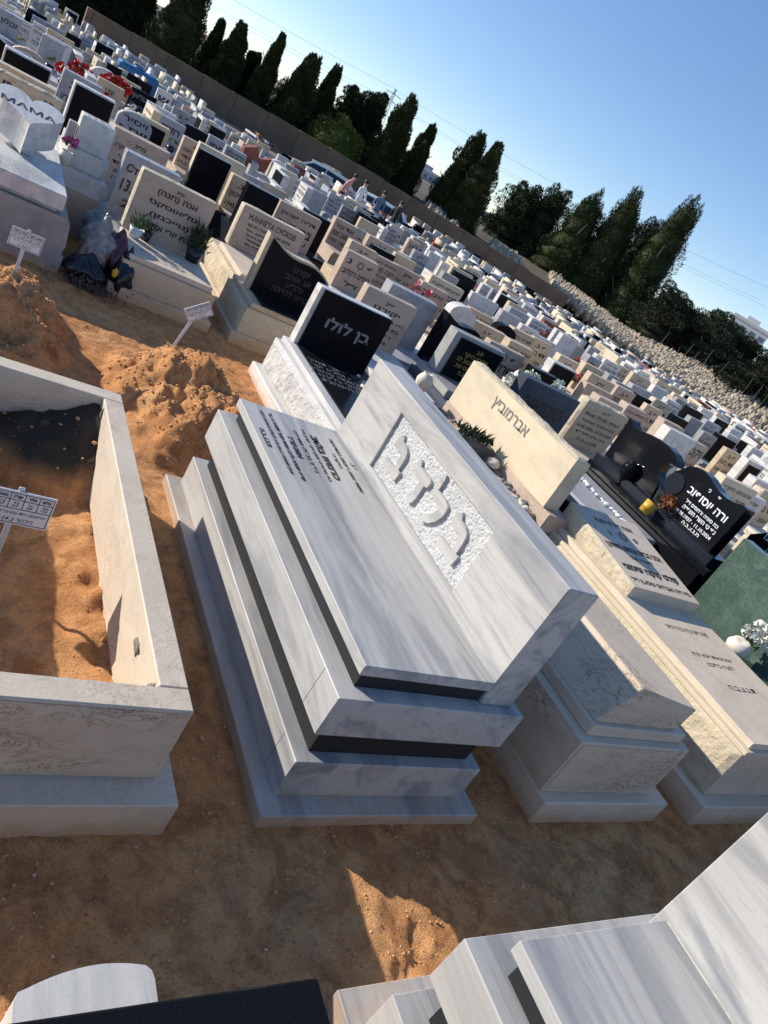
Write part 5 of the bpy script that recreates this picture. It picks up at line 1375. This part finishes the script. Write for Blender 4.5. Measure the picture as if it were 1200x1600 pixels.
building(195, 369, -8, 15, 12, 11, -.4, 4, 5, 'grey tower block seen through the gap beside the lone cypress', 'building_grey')
building(58, 414, -10, 9, 10, 9, -.1, 4, 3, 'tiny pale block above the trees at the upper left', 'building_grey')
building(236, 183, 6, 14, 16, 10.5, -.9, 3, 4, 'cream building poking above the trees at the right edge')
building(250, 170, 2, 12, 14, 9.5, -.9, 3, 4, 'pale building at the right edge next to the cream one', 'building_grey')
building(330, 500, -10, 30, 12, 9, -.5, 3, 6, 'distant grey housing block low between the trees', 'building_grey')
pt = thing('power_pylon', 'thin grey lattice pylon rising behind the cypresses', 'pylon', (78.6, 182, 0))
parts = []
def pyl(z): return 1.1 * (1 - z / 14.5) + .12
for sx in (-1, 1):
    for sy in (-1, 1): parts.append(tube_data([(sx * pyl(0), sy * pyl(0), 0), (sx * .12, sy * .12, 13.6)], .05, 4))
for i in range(10):
    z0 = i * 1.35; z1 = z0 + 1.35; a, b = pyl(z0), pyl(z1)
    for sy in (-1, 1): parts += [tube_data([(-a, sy * a, z0), (b, sy * b, z1)], .03, 4), tube_data([(a, sy * a, z0), (-b, sy * b, z1)], .03, 4)]
Vt, Ft = merge(parts); link('lattice', mesh(Vt, Ft), 'steel', pt)
for z in (10.8, 12.4): Vt, Ft = tube_data([(-1.9, .8, z), (0, 0, z + .2), (1.9, -.8, z)], .07, 4); link('cross_arm', mesh(Vt, Ft), 'steel', pt)
LN = [((-30, 162, 7.5), (78.5, 181.5, 13.6), .022), ((78.5, 181.5, 13.4), (150, 118, 19.5), .022), ((-30, 160, 4.6), (76.8, 182.8, 11.0), .02), ((76.8, 182.8, 11.0), (150, 119, 16.5), .02), ((-30, 161, 4.0), (80.4, 181.2, 10.6), .02), ((80.4, 181.2, 10.6), (151, 117, 16), .02)]
for k, (a, b, r) in enumerate(LN):
    a = Vector(a); b = Vector(b); pts = [a.lerp(b, i / 24) - Vector((0, 0, 4 * 1.6 * (i / 24) * (1 - i / 24))) for i in range(25)]
    Vt, Ft = tube_data(pts, r, 4); tag(link('power_line', mesh(Vt, Ft), 'steel'), 'thin overhead cable in the sky, %s %s of the pylon' % (['upper', 'upper', 'middle', 'middle', 'lowest', 'lowest'][k], ['left', 'right'][k % 2]), 'cable')

# ------------------------------------------------------------------ grave number signs
def sign(x, y, ztop, zbot, w, lean, zground, label, rowtxt, hand, detail=True, post_dx=0.0):
    h = ztop - zbot
    t = thing('number_sign', label, 'sign', (x, y, zground))
    zc = (ztop + zbot) / 2 - zground
    M_ = Matrix.Translation((0, 0, zc)) @ Matrix.Rotation(lean, 4, 'Y')
    def bx_(nm, *a):
        o = box(nm, *a[:6], a[6], t, a[7]); o.data.transform(M_); return o
    bx_('plate', -w / 2, w / 2, -.003, .003, -h / 2, h / 2, 'sign_white', .001)
    pst = box('stake', -.010 + post_dx, .010 + post_dx, .004, .012, -.12, zc + h / 2 + .012, 'stake_metal', t, .002)
    if abs(lean) > .2: pst.data.transform(Matrix.Translation((-.03, 0, 0)) @ Matrix.Rotation(.18, 4, 'Y'))
    lw = w * .012; q = []
    def ln(x0, x1, z0, z1): q.append(cbox_data(x0, x1, -.0042, -.0032, z0, z1, .0001))
    ml, mr, mt, mb = -w / 2 + w * .03, w / 2 - w * .03, h / 2 - h * .06, -h / 2 + h * .06
    r1 = mt - h * .19; r2 = r1 - h * .26
    for z in (mt, r1, r2, mb): ln(ml, mr, z - lw / 2, z + lw / 2)
    for x_ in (ml, mr): ln(x_ - lw / 2, x_ + lw / 2, mb, mt)
    cw = (mr - ml) / 4
    for k in (1, 2, 3): ln(ml + cw * k - lw / 2, ml + cw * k + lw / 2, r2, mt)
    Vt, Ft = merge(q); o = link('printed_grid', mesh(Vt, Ft), 'letter_black', t); o.data.transform(M_)
    fm = M_ @ face_mtx((0, -.0045, 0), (1, 0, 0), (0, 0, 1))
    for k, (s1, s2) in enumerate(zip(('מספר', 'שורה', 'אזור', 'גוש'), rowtxt)):
        cx = ml + cw * (k + .5)
        text('lettering', s1, .01, 'letter_black', t, fm @ Matrix.Translation((cx, (mt + r1) / 2, 0)), bold=.03, fit=(cw * .62, h * .09))
        text('handwriting', s2, .01, 'letter_black', t, fm @ Matrix.Translation((cx, (r1 + r2) / 2, 0)), fit=(cw * .5, h * .15), shear=.3)
    for k, (s, wd) in enumerate(hand):
        text('handwriting', s, .01, 'letter_black', t, fm @ Matrix.Translation((0, r2 - h * (.13 + .19 * k), 0)), fit=(w * wd, h * .12), shear=.35)
    return t
sign(-.835, .985, .445, .305, .20, 0, .07, 'white number sign on a metal stake inside the open kerb', ['53', '25', 'עב', 'מה'], [('אליקיסון יפת עמרם אוירן', .85), ('ריכטר ב 14', .5)], post_dx=-.02)
sign(-.825, 3.5, .575, .465, .178, 0.02, .30, 'upright white number sign on the left soil mound', ['51', '25', 'עב', 'מה'], [('יוסף בן לוי', .7), ('ריכטר ב', .4)], post_dx=.0)
sign(.262, 3.5, .56, .462, .175, -.70, .26, 'tilted white number sign on the right soil mound', ['52', '25', 'עב', 'מה'], [('אברהם בן דוד', .7), ('ריכטר ב', .4)], post_dx=-.02)

# ------------------------------------------------------------------ pots, flowers, stones, bags
def bouquet(x, y, z, s, petals, label, pot=None, nb=14, leaf='leaf_green', droop=.5, name='flower_bouquet', pot_h=.12, lean=(0, 0), petal_s=.16, nl=60):
    t = thing(name, label, 'flowers', (x, y, z)); r = np.random.RandomState(int(abs(x * 100 + y * 10)) + 3)
    zt = 0
    if pot:
        zt = pot_h; lathe('pot', [(.001, 0), (.30 * s, 0), (.40 * s, pot_h * .5), (.42 * s, pot_h), (.37 * s, pot_h), (.34 * s, pot_h * .8), (.001, pot_h * .78)], pot, t, seg=14)
    P_ = r.normal(0, 1, (nl, 3)); P_ /= np.linalg.norm(P_, axis=1)[:, None]; P_[:, 2] = np.abs(P_[:, 2]); 
    c = np.array([lean[0] * s, lean[1] * s, zt + .35 * s])
    Vl, Fl = leaf_cloud(c + P_ * s * .45 * r.uniform(.4, 1, (nl, 1)), P_, .12 * s, 7, .3, 2.2); link('leaves', np_mesh('l', Vl, Fl), leaf, t)
    if nb:
        for pi, pc in enumerate(petals):
            V_ = []; F_ = []
            for k in range(nb // len(petals)):
                v = r.normal(0, 1, 3); v /= np.linalg.norm(v); v[2] = abs(v[2]) * .9 + .1; cc = c + v * s * r.uniform(.35, .62) + [0, 0, .08 * s]
                for q in range(16):
                    d = r.normal(0, 1, 3); d /= np.linalg.norm(d); tt = np.cross(d, r.normal(0, 1, 3)); tt /= np.linalg.norm(tt); w = petal_s * s * r.uniform(.6, 1.1)
                    k0 = len(V_); V_ += [cc, cc + (d + tt * .55) * w, cc + d * w * 1.15, cc + (d - tt * .55) * w]; F_.append([k0, k0 + 1, k0 + 2, k0 + 3])
            link('blossoms', mesh(V_, F_), 'petal_' + pc, t)
    return t
def spiky(x, y, z, s, label, pot, leaf='leaf_dark', n=70, pot_h=.1, up=1.2, nm='potted_plant'):
    t = thing(nm, label, 'plant', (x, y, z)); r = np.random.RandomState(int(abs(x * 77 + y * 13)))
    if pot: lathe('pot', [(.001, 0), (.26 * s, 0), (.36 * s, pot_h), (.32 * s, pot_h), (.3 * s, pot_h * .85), (.001, pot_h * .85)], pot, t, seg=16)
    P_ = r.normal(0, 1, (n, 3)); P_[:, 2] = np.abs(P_[:, 2]); P_ /= np.linalg.norm(P_, axis=1)[:, None]
    c = np.array([0, 0, pot_h]); st = c + P_ * s * r.uniform(.05, .9, (n, 1)) * [.55, .55, 1.1]
    Vl, Fl = leaf_cloud(st, P_, .09 * s, 9, up, 3.5); link('leaves', np_mesh('l', Vl, Fl), leaf, t); return t
spiky(.10, 5.33, .345, .16, 'bushy plant in a pale pot left of the four line headstone', 'white_pot', 'leaf_green', 110, .09, .8)
spiky(.21, 5.40, .345, .12, 'small dark plant in a black pot beside the pale pot', 'black_plastic', 'leaf_dark', 80, .08, .8)
spiky(.63, 5.40, .345, .22, 'tall feathery plant in a black pot right of the four line headstone', 'black_plastic', 'leaf_dark', 320, .12, 1.8)
# succulent trough
tr_ = thing('succulent_planter', 'grey stone trough of succulents before the cream surname stone', 'planter', (2.28, 2.80, .50), math.radians(-4))
prism('trough', [(-.15, 0), (.15, 0), (.19, .10), (-.19, .10)], -.06, .06, 'grey_planter', tr_); r = np.random.RandomState(4)
P_ = np.stack([r.uniform(-.15, .15, 150), r.uniform(-.05, .05, 150), r.uniform(.10, .15, 150)], -1); N_ = r.normal(0, .5, (150, 3)); N_[:, 2] = 1
Vl, Fl = leaf_cloud(P_, N_, .022, 5, .6, 2.6); link('succulents', np_mesh('l', Vl, Fl), 'leaf_dark', tr_)
o = box('name_plate', -.05, .05, -.003, .003, 0, .075, 'terracotta_vase', None, .002, (2.44, 3.16, .503), (-.25, 0, math.radians(-70))); tag(o, 'small cream plaque leaning against the cream surname headstone', 'plaque')
sm = stone_mesh(8, 2, .2, .7)
def pebbles(pts, smin, smax, mat, label, grp, name='pebble', sd=1):
    r = random.Random(sd); pm = [stone_mesh(sd * 7 + k, 2, .25, .65) for k in range(3)]
    for q in pm: q.materials.append(MATS[mat])
    for i, (x, y, z) in enumerate(pts):
        s = r.uniform(smin, smax); o = link(name, pm[i % 3], None, None, (x, y, z + s * .45), (0, 0, r.uniform(0, 6))); o.scale = (s * r.uniform(.9, 1.5), s, s); tag(o, label, 'pebble', grp)
r = random.Random(3)
pebbles([(3.905 + r.uniform(-.02, .02), 2.45 + i * .052, .501) for i in range(22)], .018, .032, 'pebble_white', 'white pebble in the row between two blue grey slabs', 'white pebbles between the slabs', 'pebble', 2)
pebbles([(2.93 + i * .115 + r.uniform(-.02, .02), 2.12 + r.uniform(-.02, .02), .516) for i in range(6)], .028, .042, 'blue_marble', 'rounded grey stone lying behind the inscribed pillow stone', 'grey stones behind the pillow stone', 'pebble', 3)
pebbles([(2.49 - r.uniform(.0, .07), 2.1 + r.uniform(0, 1.45), .50) for i in range(70)], .009, .02, 'pebble_grey', 'small dark pebble along the foot of the cream surname stone', 'dark pebbles at the cream headstone foot', 'pebble', 4)
pebbles([(2.07 + r.uniform(0, .40), 2.1 + r.uniform(-.02, .13), .50) for i in range(40)], .010, .022, 'chip', 'pale gravel piece at the near end of the cream double grave', 'gravel at the near end of the cream double grave', 'pebble', 5)
pebbles([(1.74 + r.uniform(-.08, .08), 3.5 + r.uniform(-.35, .35), .426) for i in range(16)], .014, .026, 'chip', 'pale pebble resting on the black inscribed slab', 'pebbles on the black inscribed slab', 'pebble', 6)
o = link('round_stone', stone_mesh(91, 2, .15, .8), 'chip', None, (2.42, 2.62, .545)); o.scale = (.05, .06, .05); tag(o, 'rounded grey stone lying beside the succulent trough', 'stone')
lathe_c = lathe('memorial_candle', [(.001, 0), (.024, 0), (.028, .02), (.026, .045), (.001, .046)], 'petal_orange', None, (2.86, 2.14, .515)); tag(lathe_c, 'small orange memorial candle behind the pillow stone', 'candle')
o = lathe('clay_vase', [(.001, 0), (.035, 0), (.045, .01), (.05, .02), (.075, .09), (.078, .12), (.062, .16), (.045, .175), (.05, .19), (.042, .19), (.036, .17), (.001, .16)], 'terracotta_vase', None, (2.56, 4.12, .40), 24); tag(o, 'plain rounded cream vase standing behind the main marble headstone', 'vase')
o = lathe('black_urn', [(.001, 0), (.05, 0), (.03, .02), (.03, .05), (.07, .10), (.085, .17), (.07, .22), (.04, .235), (.055, .25), (.045, .25), (.001, .23)], 'black_granite', None, (4.36, 3.12, .60), 24); tag(o, 'glossy black urn in front of the left wing of the waved headstone', 'urn')
t = thing('yellow_flower_pot', 'mustard yellow pot of dried rust coloured flowers lying on the black grave', 'flower pot', (4.22, 2.62, .60)); 
lathe('pot', [(.001, 0), (.045, 0), (.062, .11), (.056, .11), (.05, .02), (.001, .02)], 'yellow_pot', t, seg=20, rot=(.0, .35, 0))
r2 = np.random.RandomState(5); P_ = np.stack([.05 + r2.normal(.12, .07, 240), r2.normal(-.06, .035, 240), .16 + r2.normal(.0, .03, 240)], -1); P_[:, 2] += (P_[:, 0]) * .25
Vl, Fl = leaf_cloud(P_, r2.normal(0, 1, (240, 3)), .018, 5, .2, 1.6); link('dried_flowers', np_mesh('l', Vl, Fl), 'petal_rust', t)
t = thing('white_flower_vase', 'cream ribbed vase with white blossoms before the green marble headstone', 'flowers', (3.86, 1.02, .40)); lathe('vase', [(.001, 0), (.05, 0), (.085, .05), (.09, .09), (.06, .13), (.045, .135), (.001, .12)], 'terracotta_vase', t, seg=22, rot=(0, -.3, 0))
for i, (dx, dy, dz) in enumerate([(.02, -.04, .22), (.05, .02, .26), (.08, -.08, .20), (.0, .03, .20), (.09, -.03, .27), (.06, -.11, .25)]):
    V_ = []; F_ = []; rr = np.random.RandomState(i)
    for q in range(34):
        d = rr.normal(0, 1, 3); d /= np.linalg.norm(d); tt = np.cross(d, rr.normal(0, 1, 3)); tt /= np.linalg.norm(tt); w = .038; c0 = np.array([dx, dy, dz]) + d * .01
        k0 = len(V_); V_ += [c0, c0 + (d + tt * .5) * w, c0 + d * w * 1.2, c0 + (d - tt * .5) * w]; F_.append([k0, k0 + 1, k0 + 2, k0 + 3])
    link('blossom', mesh(V_, F_), 'petal_white', t)
rr = np.random.RandomState(2); Vl, Fl = leaf_cloud(np.array([.04, 0, .15]) + rr.normal(0, .03, (40, 3)), rr.normal(0, 1, (40, 3)), .025, 3, .3, 2.2); link('leaves', np_mesh('l', Vl, Fl), 'leaf_green', t)
bouquet(4.55, 8.15, .35, .34, ['pink', 'blush'], 'large bouquet of pink roses before the ЗАДЕРАК headstone', None, 16)
bouquet(5.4, 8.3, .25, .26, ['pink', 'red'], 'dark vase of pink and red flowers right of the ЗАДЕРАК headstone', 'black_plastic', 14, pot_h=.22)
bouquet(4.1, 4.8, .52, .24, ['white'], 'big cream white chrysanthemum behind the cream surname stone', None, 26, petal_s=.34)
bouquet(3.82, 5.0, .45, .15, ['purple', 'red'], 'small purple and red flowers left of the white chrysanthemum', None, 14)
bouquet(4.75, 5.35, .45, .2, ['mint', 'white'], 'pale mint hydrangea in a white pot', 'white_pot', 22, petal_s=.26)
bouquet(4.45, 5.2, .45, .18, ['rust', 'orange'], 'green and rust coloured flowers beside the hydrangea', None, 12)
bouquet(4.6, 6.8, .45, .16, ['magenta'], 'bright pink flowers on top of a pinkish headstone', None, 12)
bouquet(4.9, 5.05, .55, .20, ['white', 'mint'], 'silvery white artificial flowers behind the dark blue grey headstone', 'terracotta_vase', 16)
bouquet(11.2, 17.2, -.2, .40, ['yellow'], 'yellow green plant standing up near the wall', None, 6, leaf='leaf_yellow')
bouquet(-.46, 6.28, .46, .13, ['magenta'], 'magenta flowers between the heart stone and the white steps', 'terracotta_vase', 12)
bouquet(.25, 15.3, -.05, .50, ['red', 'red'], 'left of two big red bouquets at the upper left', None, 22)
bouquet(1.3, 17.6, -.10, .50, ['red', 'red'], 'right of two big red bouquets at the upper left', None, 22)
bouquet(6.6, 4.6, .55, .24, ['orange', 'yellow'], 'leafy planter with orange and yellow flowers behind the waved headstone', None, 10, nl=160)
bouquet(6.3, 3.55, .50, .18, ['yellow'], 'yellow flowers near the right edge among pale graves', None, 14)
bouquet(5.55, 3.95, .50, .16, ['pink', 'mint'], 'small pink and pale flowers right of the waved headstone', None, 14)
for k, (x, y, s, c, l) in enumerate([(7.3, 9.8, .3, 'pink', 'pink'), (9.2, 9.4, .28, 'red', 'red'), (12.2, 12.1, .35, 'red', 'red'), (15.5, 17.0, .4, 'blush', 'blush'), (17.2, 15.0, .5, 'red', 'deep red'), (10.1, 14.5, .35, 'white', 'white'), (6.0, 12.0, .3, 'white', 'white'), (3.3, 11.2, .26, 'purple', 'purple'), (8.9, 7.6, .24, 'pink', 'pink'), (13.5, 8.9, .3, 'yellow', 'yellow'), (2.2, 17.5, .35, 'magenta', 'magenta')]):
    bouquet(x, y, zg(x, y) + .36, s, [c], '%s flowers lying on a grave, %s bunch out among the far rows' % (l, ORD[k]), None, 14)

fl = [(o.location.x, o.location.y, o.location.z) for o in bpy.data.objects if o.parent is None and o.get('category') == 'grave' and o.name.startswith('grave') and o.location.y > 6.5]
fl.sort(key=lambda q: (Vector(q) - CAM).length); rq = random.Random(9); protos = []; nn = {}
for i, (x, y, z) in enumerate(fl[4:200:5]):
    cn = ['red', 'white', 'pink', 'yellow', 'purple', 'green'][i % 6]
    if i < 6: o = bouquet(x, y - .45, z + .36, .2, [cn if cn != 'green' else 'mint'], 'x', ['white_pot', None, 'black_plastic', None, 'terracotta_vase', 'black_plastic'][i], 10 if cn != 'green' else 0, nl=50, name='grave_flowers'); protos.append(o)
    else:
        o = copy_tree(protos[i % 6]); o.location = (x + rq.uniform(-.2, .2), y - rq.uniform(.3, .5), z + .36); s = rq.uniform(.8, 1.3); o.scale = (s, s, s); o.rotation_euler = (0, 0, rq.uniform(0, 6))
    nn[cn] = nn.get(cn, 0) + 1; o['label'] = 'small %s on a grave ledge, %s nearest of the %s ones' % ('potted green plant' if cn == 'green' else cn + ' flowers', ORD[nn[cn] - 1], cn); o['group'] = 'flowers and plants set on the graves'
# unseen white graves added behind the photographer to bounce sunlight onto shaded faces
for i in range(30):
    x = -9 + (i % 10) * 1.9 + rq.uniform(-.1, .1); y = -3.6 - (i // 10) * 2.3
    o = copy_tree(r_src := [q for q in bpy.data.objects if q.parent is None and q.name.startswith('grave.') and 'white marble headstone' in q.get('label', '')][i % 3]); o.location = (x, y, 0); o.rotation_euler = (0, 0, math.pi)
    o['label'] = 'unseen white marble grave added behind the photographer to bounce light'; o['group'] = 'graves behind the photographer'

# rubbish bags between the heart grave and the next one
def bag(name, x, y, z, sx, sy, sz, mat, label, seed, cat='bag'):
    mm = stone_mesh(seed, 4, .35, 1.0)
    co = np.empty(len(mm.vertices) * 3); mm.vertices.foreach_get('co', co); co = co.reshape(-1, 3)
    k = 1 + .30 * (ridged(np.arctan2(co[:, 1], co[:, 0]) * 2.2 + co[:, 2] * 1.5, co[:, 2] * 2.6, 5, seed) - .5) + .08 * fbm(co[:, 0] * 6, co[:, 2] * 6 + co[:, 1] * 3, 3, seed)
    co = co * k[:, None]; neck = np.clip((co[:, 2] - .45) / .5, 0, 1); co[:, :2] *= (1 - .75 * neck)[:, None]; co[:, 2] += neck * .25
    co *= [sx, sy, sz]; mm.vertices.foreach_set('co', co.ravel()); o = link(name, mm, mat, None, (x, y, z)); return tag(o, label, cat)
bag('clear_rubbish_bag', -.20, 4.98, .24, .13, .15, .20, 'clear_bag', 'knotted clear plastic rubbish bag beside the heart grave', 21)
bag('clear_rubbish_bag', -.17, 5.45, .26, .13, .15, .17, 'clear_bag', 'upper clear plastic bag with orange scraps behind the first bag', 22)
bag('patterned_bag', -.04, 5.04, .20, .10, .15, .20, 'bag_pattern', 'dark red patterned cloth bag between the clear bag and black bag', 23)
bag('black_bag', .03, 4.86, .14, .10, .13, .18, 'bag_dark', 'black plastic sack leaning on the cream limestone grave', 24)
bag('black_bag', -.24, 4.80, .08, .16, .13, .12, 'bag_dark', 'flat black sack on the ground under the clear bag', 25)
bag('yellow_glove', -.06, 4.70, .19, .02, .02, .035, 'yellow_pot', 'small yellow glove on the black sack', 26, 'glove')
rr = np.random.RandomState(12); P_ = np.stack([rr.normal(-.20, .10, 700), rr.normal(4.68, .06, 700), np.abs(rr.normal(0, .035, 700)) + .005], -1)
Vl, Fl = leaf_cloud(P_, rr.normal(0, 1, (700, 3)), .012, 5, .1, 3.0); tag(link('dry_leaf_heap', np_mesh('l', Vl, Fl), 'bark'), 'heap of dead plants in front of the rubbish bags', 'plant waste')

# ------------------------------------------------------------------ cars on the road before the wall
def car(x, y, z, rz, body_m, label, van=False):
    t = thing('parked_car', label, 'car', (x, y, z), rz)
    L, Wd = 4.4, 1.78
    side = [(-2.2, .35), (-2.18, .75), (-2.05, .92), (-1.35, 1.0), (-.75, 1.42), (.2, 1.50), (1.45, 1.46), (2.0, 1.02), (2.18, .92), (2.2, .35), (1.75, .30), (1.7, .5), (1.5, .66), (1.3, .68), (1.1, .6), (.95, .30), (-1.0, .30), (-1.1, .55), (-1.3, .68), (-1.5, .66), (-1.7, .5), (-1.78, .30)]
    n = len(side); V = []; 
    for s, tk in ((-1, 0), (-1, 1), (1, 1), (1, 0)):
        for (u, v) in side:
            inset = max(0, (v - .95)) * .38; yy = s * (Wd / 2 - inset - (0 if tk else .0)); V.append((u, yy, v))
    V = V[:n] + V[2 * n:3 * n]
    F = [list(range(n)), list(range(2 * n - 1, n - 1, -1))] + [[i, i + n, (i + 1) % n + n, (i + 1) % n] for i in range(n)]
    me = mesh(V, F); bm = bmesh.new(); bm.from_mesh(me); bmesh.ops.recalc_face_normals(bm, faces=bm.faces); bmesh.ops.bevel(bm, geom=[e for e in bm.edges if abs(e.verts[0].co.y - e.verts[1].co.y) < .01 and e.verts[0].co.z > .8], offset=.05, segments=2, affect='EDGES'); bmesh.ops.triangulate(bm, faces=[f for f in bm.faces if len(f.verts) > 4]); bm.to_mesh(me); bm.free()
    link('body', me, body_m, t)
    for s in (-1, 1):
        for (a, b, c, d) in (((-1.15, 1.02), (-.68, 1.36), (.05, 1.42), (.05, 1.02)), ((.12, 1.02), (.12, 1.42), (1.35, 1.38), (1.65, 1.02))):
            vs = [(u, s * (Wd / 2 - max(0, v - .95) * .38 + .008), v) for u, v in (a, b, c, d)]
            link('side_window', mesh(vs, [[0, 1, 2, 3]]), 'car_glass', t)
    link('windscreen', mesh([(-1.36, -.70, 1.02), (-1.36, .70, 1.02), (-.80, .62, 1.41), (-.80, -.62, 1.41)], [[0, 1, 2, 3]]), 'car_glass', t)
    link('rear_window', mesh([(1.99, -.68, 1.05), (1.99, .68, 1.05), (1.52, .60, 1.44), (1.52, -.60, 1.44)], [[0, 1, 2, 3]]), 'car_glass', t)
    for u in (-1.4, 1.33):
        for s in (-1, 1):
            w = lathe('wheel', [(.001, -.1), (.2, -.1), (.32, -.09), (.33, 0), (.32, .09), (.2, .1), (.001, .1)], 'tyre', t, (u, s * .80, .33), 18, (math.pi / 2, 0, 0)); lathe('rim', [(.001, -.115), (.19, -.112), (.19, .112), (.001, .115)], 'stake_metal', w, (0, 0, 0), 12)
    for s in (-1, 1): box('headlight', -2.2, -2.10, s * .62 - .14, s * .62 + .14, .70, .82, 'sign_white', t, .02); box('tail_light', 2.12, 2.205, s * .68 - .1, s * .68 + .1, .78, .95, 'petal_red', t, .02); box('door_mirror', -.95, -.80, s * .93 - .07, s * .93 + .07, .98, 1.10, body_m, t, .02)
car(17.3, 37.0, -1.75, math.radians(-22), 'car_white', 'pale estate car parked behind the group of people near the wall')
car(15.2, 40.2, -1.9, math.radians(-18), 'car_silver', 'pale green silver car left of the white one by the wall')

# ------------------------------------------------------------------ mourners near the cars
def person(x, y, z, rz, top, legs, label, arms=0, bend=0.0, hat=None):
    t = thing('person', label, 'person', (x, y, z), rz)
    J = {'pel': (0, 0, .92), 'wst': (0, .0, 1.08), 'chs': (0, bend * -.1, 1.32), 'nck': (0, bend * -.2, 1.47), 'hd0': (0, bend * -.25, 1.56), 'hd1': (0, bend * -.28, 1.68),
         'hipL': (.10, 0, .88), 'kneL': (.11, -.04, .48), 'ankL': (.11, .02, .09), 'toeL': (.12, -.13, .04), 'hipR': (-.10, 0, .88), 'kneR': (-.12, .02, .48), 'ankR': (-.12, .06, .09), 'toeR': (-.13, -.09, .04),
         'shL': (.18, bend * -.15, 1.40), 'elL': (.25, -.06, 1.14), 'wrL': (.22, -.22, .98) if arms else (.26, -.04, .88), 'haL': (.20, -.28, .98) if arms else (.26, -.07, .80),
         'shR': (-.18, bend * -.15, 1.40), 'elR': (-.25, -.04, 1.14), 'wrR': (-.16, -.24, 1.06) if arms == 2 else (-.27, -.04, .88), 'haR': (-.12, -.27, 1.12) if arms == 2 else (-.27, -.07, .80)}
    Rr = dict(pel=.13, wst=.12, chs=.15, nck=.055, hd0=.085, hd1=.095, hipL=.09, kneL=.06, ankL=.045, toeL=.035, hipR=.09, kneR=.06, ankR=.045, toeR=.035, shL=.065, elL=.045, wrL=.03, haL=.035, shR=.065, elR=.045, wrR=.03, haR=.035)
    E_ = [('pel', 'wst'), ('wst', 'chs'), ('chs', 'nck'), ('nck', 'hd0'), ('hd0', 'hd1'), ('pel', 'hipL'), ('hipL', 'kneL'), ('kneL', 'ankL'), ('ankL', 'toeL'), ('pel', 'hipR'), ('hipR', 'kneR'), ('kneR', 'ankR'), ('ankR', 'toeR'), ('chs', 'shL'), ('shL', 'elL'), ('elL', 'wrL'), ('wrL', 'haL'), ('chs', 'shR'), ('shR', 'elR'), ('elR', 'wrR'), ('wrR', 'haR')]
    ks = list(J); me = bpy.data.meshes.new('p'); me.from_pydata([J[k] for k in ks], [(ks.index(a), ks.index(b)) for a, b in E_], [])
    o = link('body', me, None, t); md = o.modifiers.new('s', 'SKIN'); md.use_smooth_shade = True
    for i, k in enumerate(ks): me.skin_vertices[0].data[i].radius = (Rr[k], Rr[k] * (.75 if k in ('chs', 'wst', 'pel') else 1)); me.skin_vertices[0].data[i].use_root = (k == 'pel')
    sb = o.modifiers.new('u', 'SUBSURF'); sb.levels = 1; sb.render_levels = 1
    bpy.context.view_layer.update(); ev = o.evaluated_get(bpy.context.evaluated_depsgraph_get()); m2 = bpy.data.meshes.new_from_object(ev); o.modifiers.clear(); o.data = m2; m2.materials.clear()
    for mm in (top, legs, 'skin'): m2.materials.append(MATS[mm])
    for p in m2.polygons:
        c = p.center; p.material_index = 2 if c.z > 1.50 or (abs(c.x) > .1 and c.y < -.2 and c.z > .9) or (abs(c.x) > .22 and c.z < .86) else (1 if c.z < .93 else 0); p.use_smooth = True
    mm = stone_mesh(3, 2, .1, 1.0); h = link('hair', mm, 'hair_black', t, (0, bend * -.28 + .025, 1.695)); h.scale = (.105, .11, .105)
    bx = [box('nose', -.012, .012, bend * -.28 - .115, bend * -.28 - .085, 1.62, 1.655, 'skin', t, .004)]
    if hat: lathe('hat', [(.001, .09), (.09, .08), (.10, .0), (.17, -.01), (.001, -.01)], hat, t, (0, bend * -.28, 1.74), 12)
    return t
person(12.7, 29.2, zg(14, 29.2), .4, 'cloth_white', 'cloth_black', 'person in a white top with dark hair before the pale car', 1)
person(13.8, 29.6, zg(14, 29.6), -.3, 'cloth_blue', 'cloth_black', 'person in a blue top holding something beside the pale car', 2, .6)
person(14.9, 29.9, zg(14, 29.9), -1.0, 'cloth_black', 'cloth_black', 'person dressed in black at the tail of the pale car', 0)
person(11.9, 29.2, zg(14, 29.2), .9, 'cloth_pink', 'cloth_black', 'person in a pink top bending beside the white clad person', 2, .9)

# odds and ends along the wall
t = thing('rubbish_frame', 'low pile of planks and white scraps by the wall', 'debris', (13.4, 45.6, -1.45)); 
for k in range(7): box('plank', -1.2 + k * .3, -1.0 + k * .3, -.2, .9, .1 + .08 * (k % 3), .22 + .08 * (k % 3), ['rust_wood', 'sign_white', 'rust_wood'][k % 3], t, .01, None, (0, .1 * (k % 3 - 1), .4 * (k % 2)))
t = thing('block_pile', 'pale concrete blocks left on the bare earth near the round tree', 'debris', (16.6, 44.8, -1.45)); 
for k, (a, b, c) in enumerate([(0, 0, 0), (.7, .1, 0), (1.4, -.1, 0), (.3, 0, .45), (1.0, .1, .45)]): box('block', a, a + .6, b, b + .4, c, c + .42, 'terracotta_vase' if k % 2 else 'rubble_stone', t, .02)
for x, y, m_, l in ((4.2, 34.5, 'blue_plastic', 'blue plastic tank among the far graves at the upper left'),):
    t = thing('water_tank', l, 'tank', (x, y, -1.45)); box('tank', -.8, .8, -.5, .5, 0, 1.0, m_, t, .08); lathe('lid', [(.001, .08), (.2, .07), (.22, 0), (.001, 0)], m_, t, (0, 0, 1.0), 14)
t = thing('red_stone_bench', 'rusty red stone block with a curved back among white graves', 'stone bench', (5.0, 18.8, zg(5, 18.8))); prism('backrest', [(-.35, .3), (.25, .3), (.35, 1.0), (.05, .85), (-.1, 1.1), (-.4, .95)], 0, .25, 'red_granite', t); box('seat', -.45, .45, -.5, .3, 0, .3, 'red_granite', t)

flush_texts()
bpy.context.view_layer.update()
for r in ROOTS: W(r)
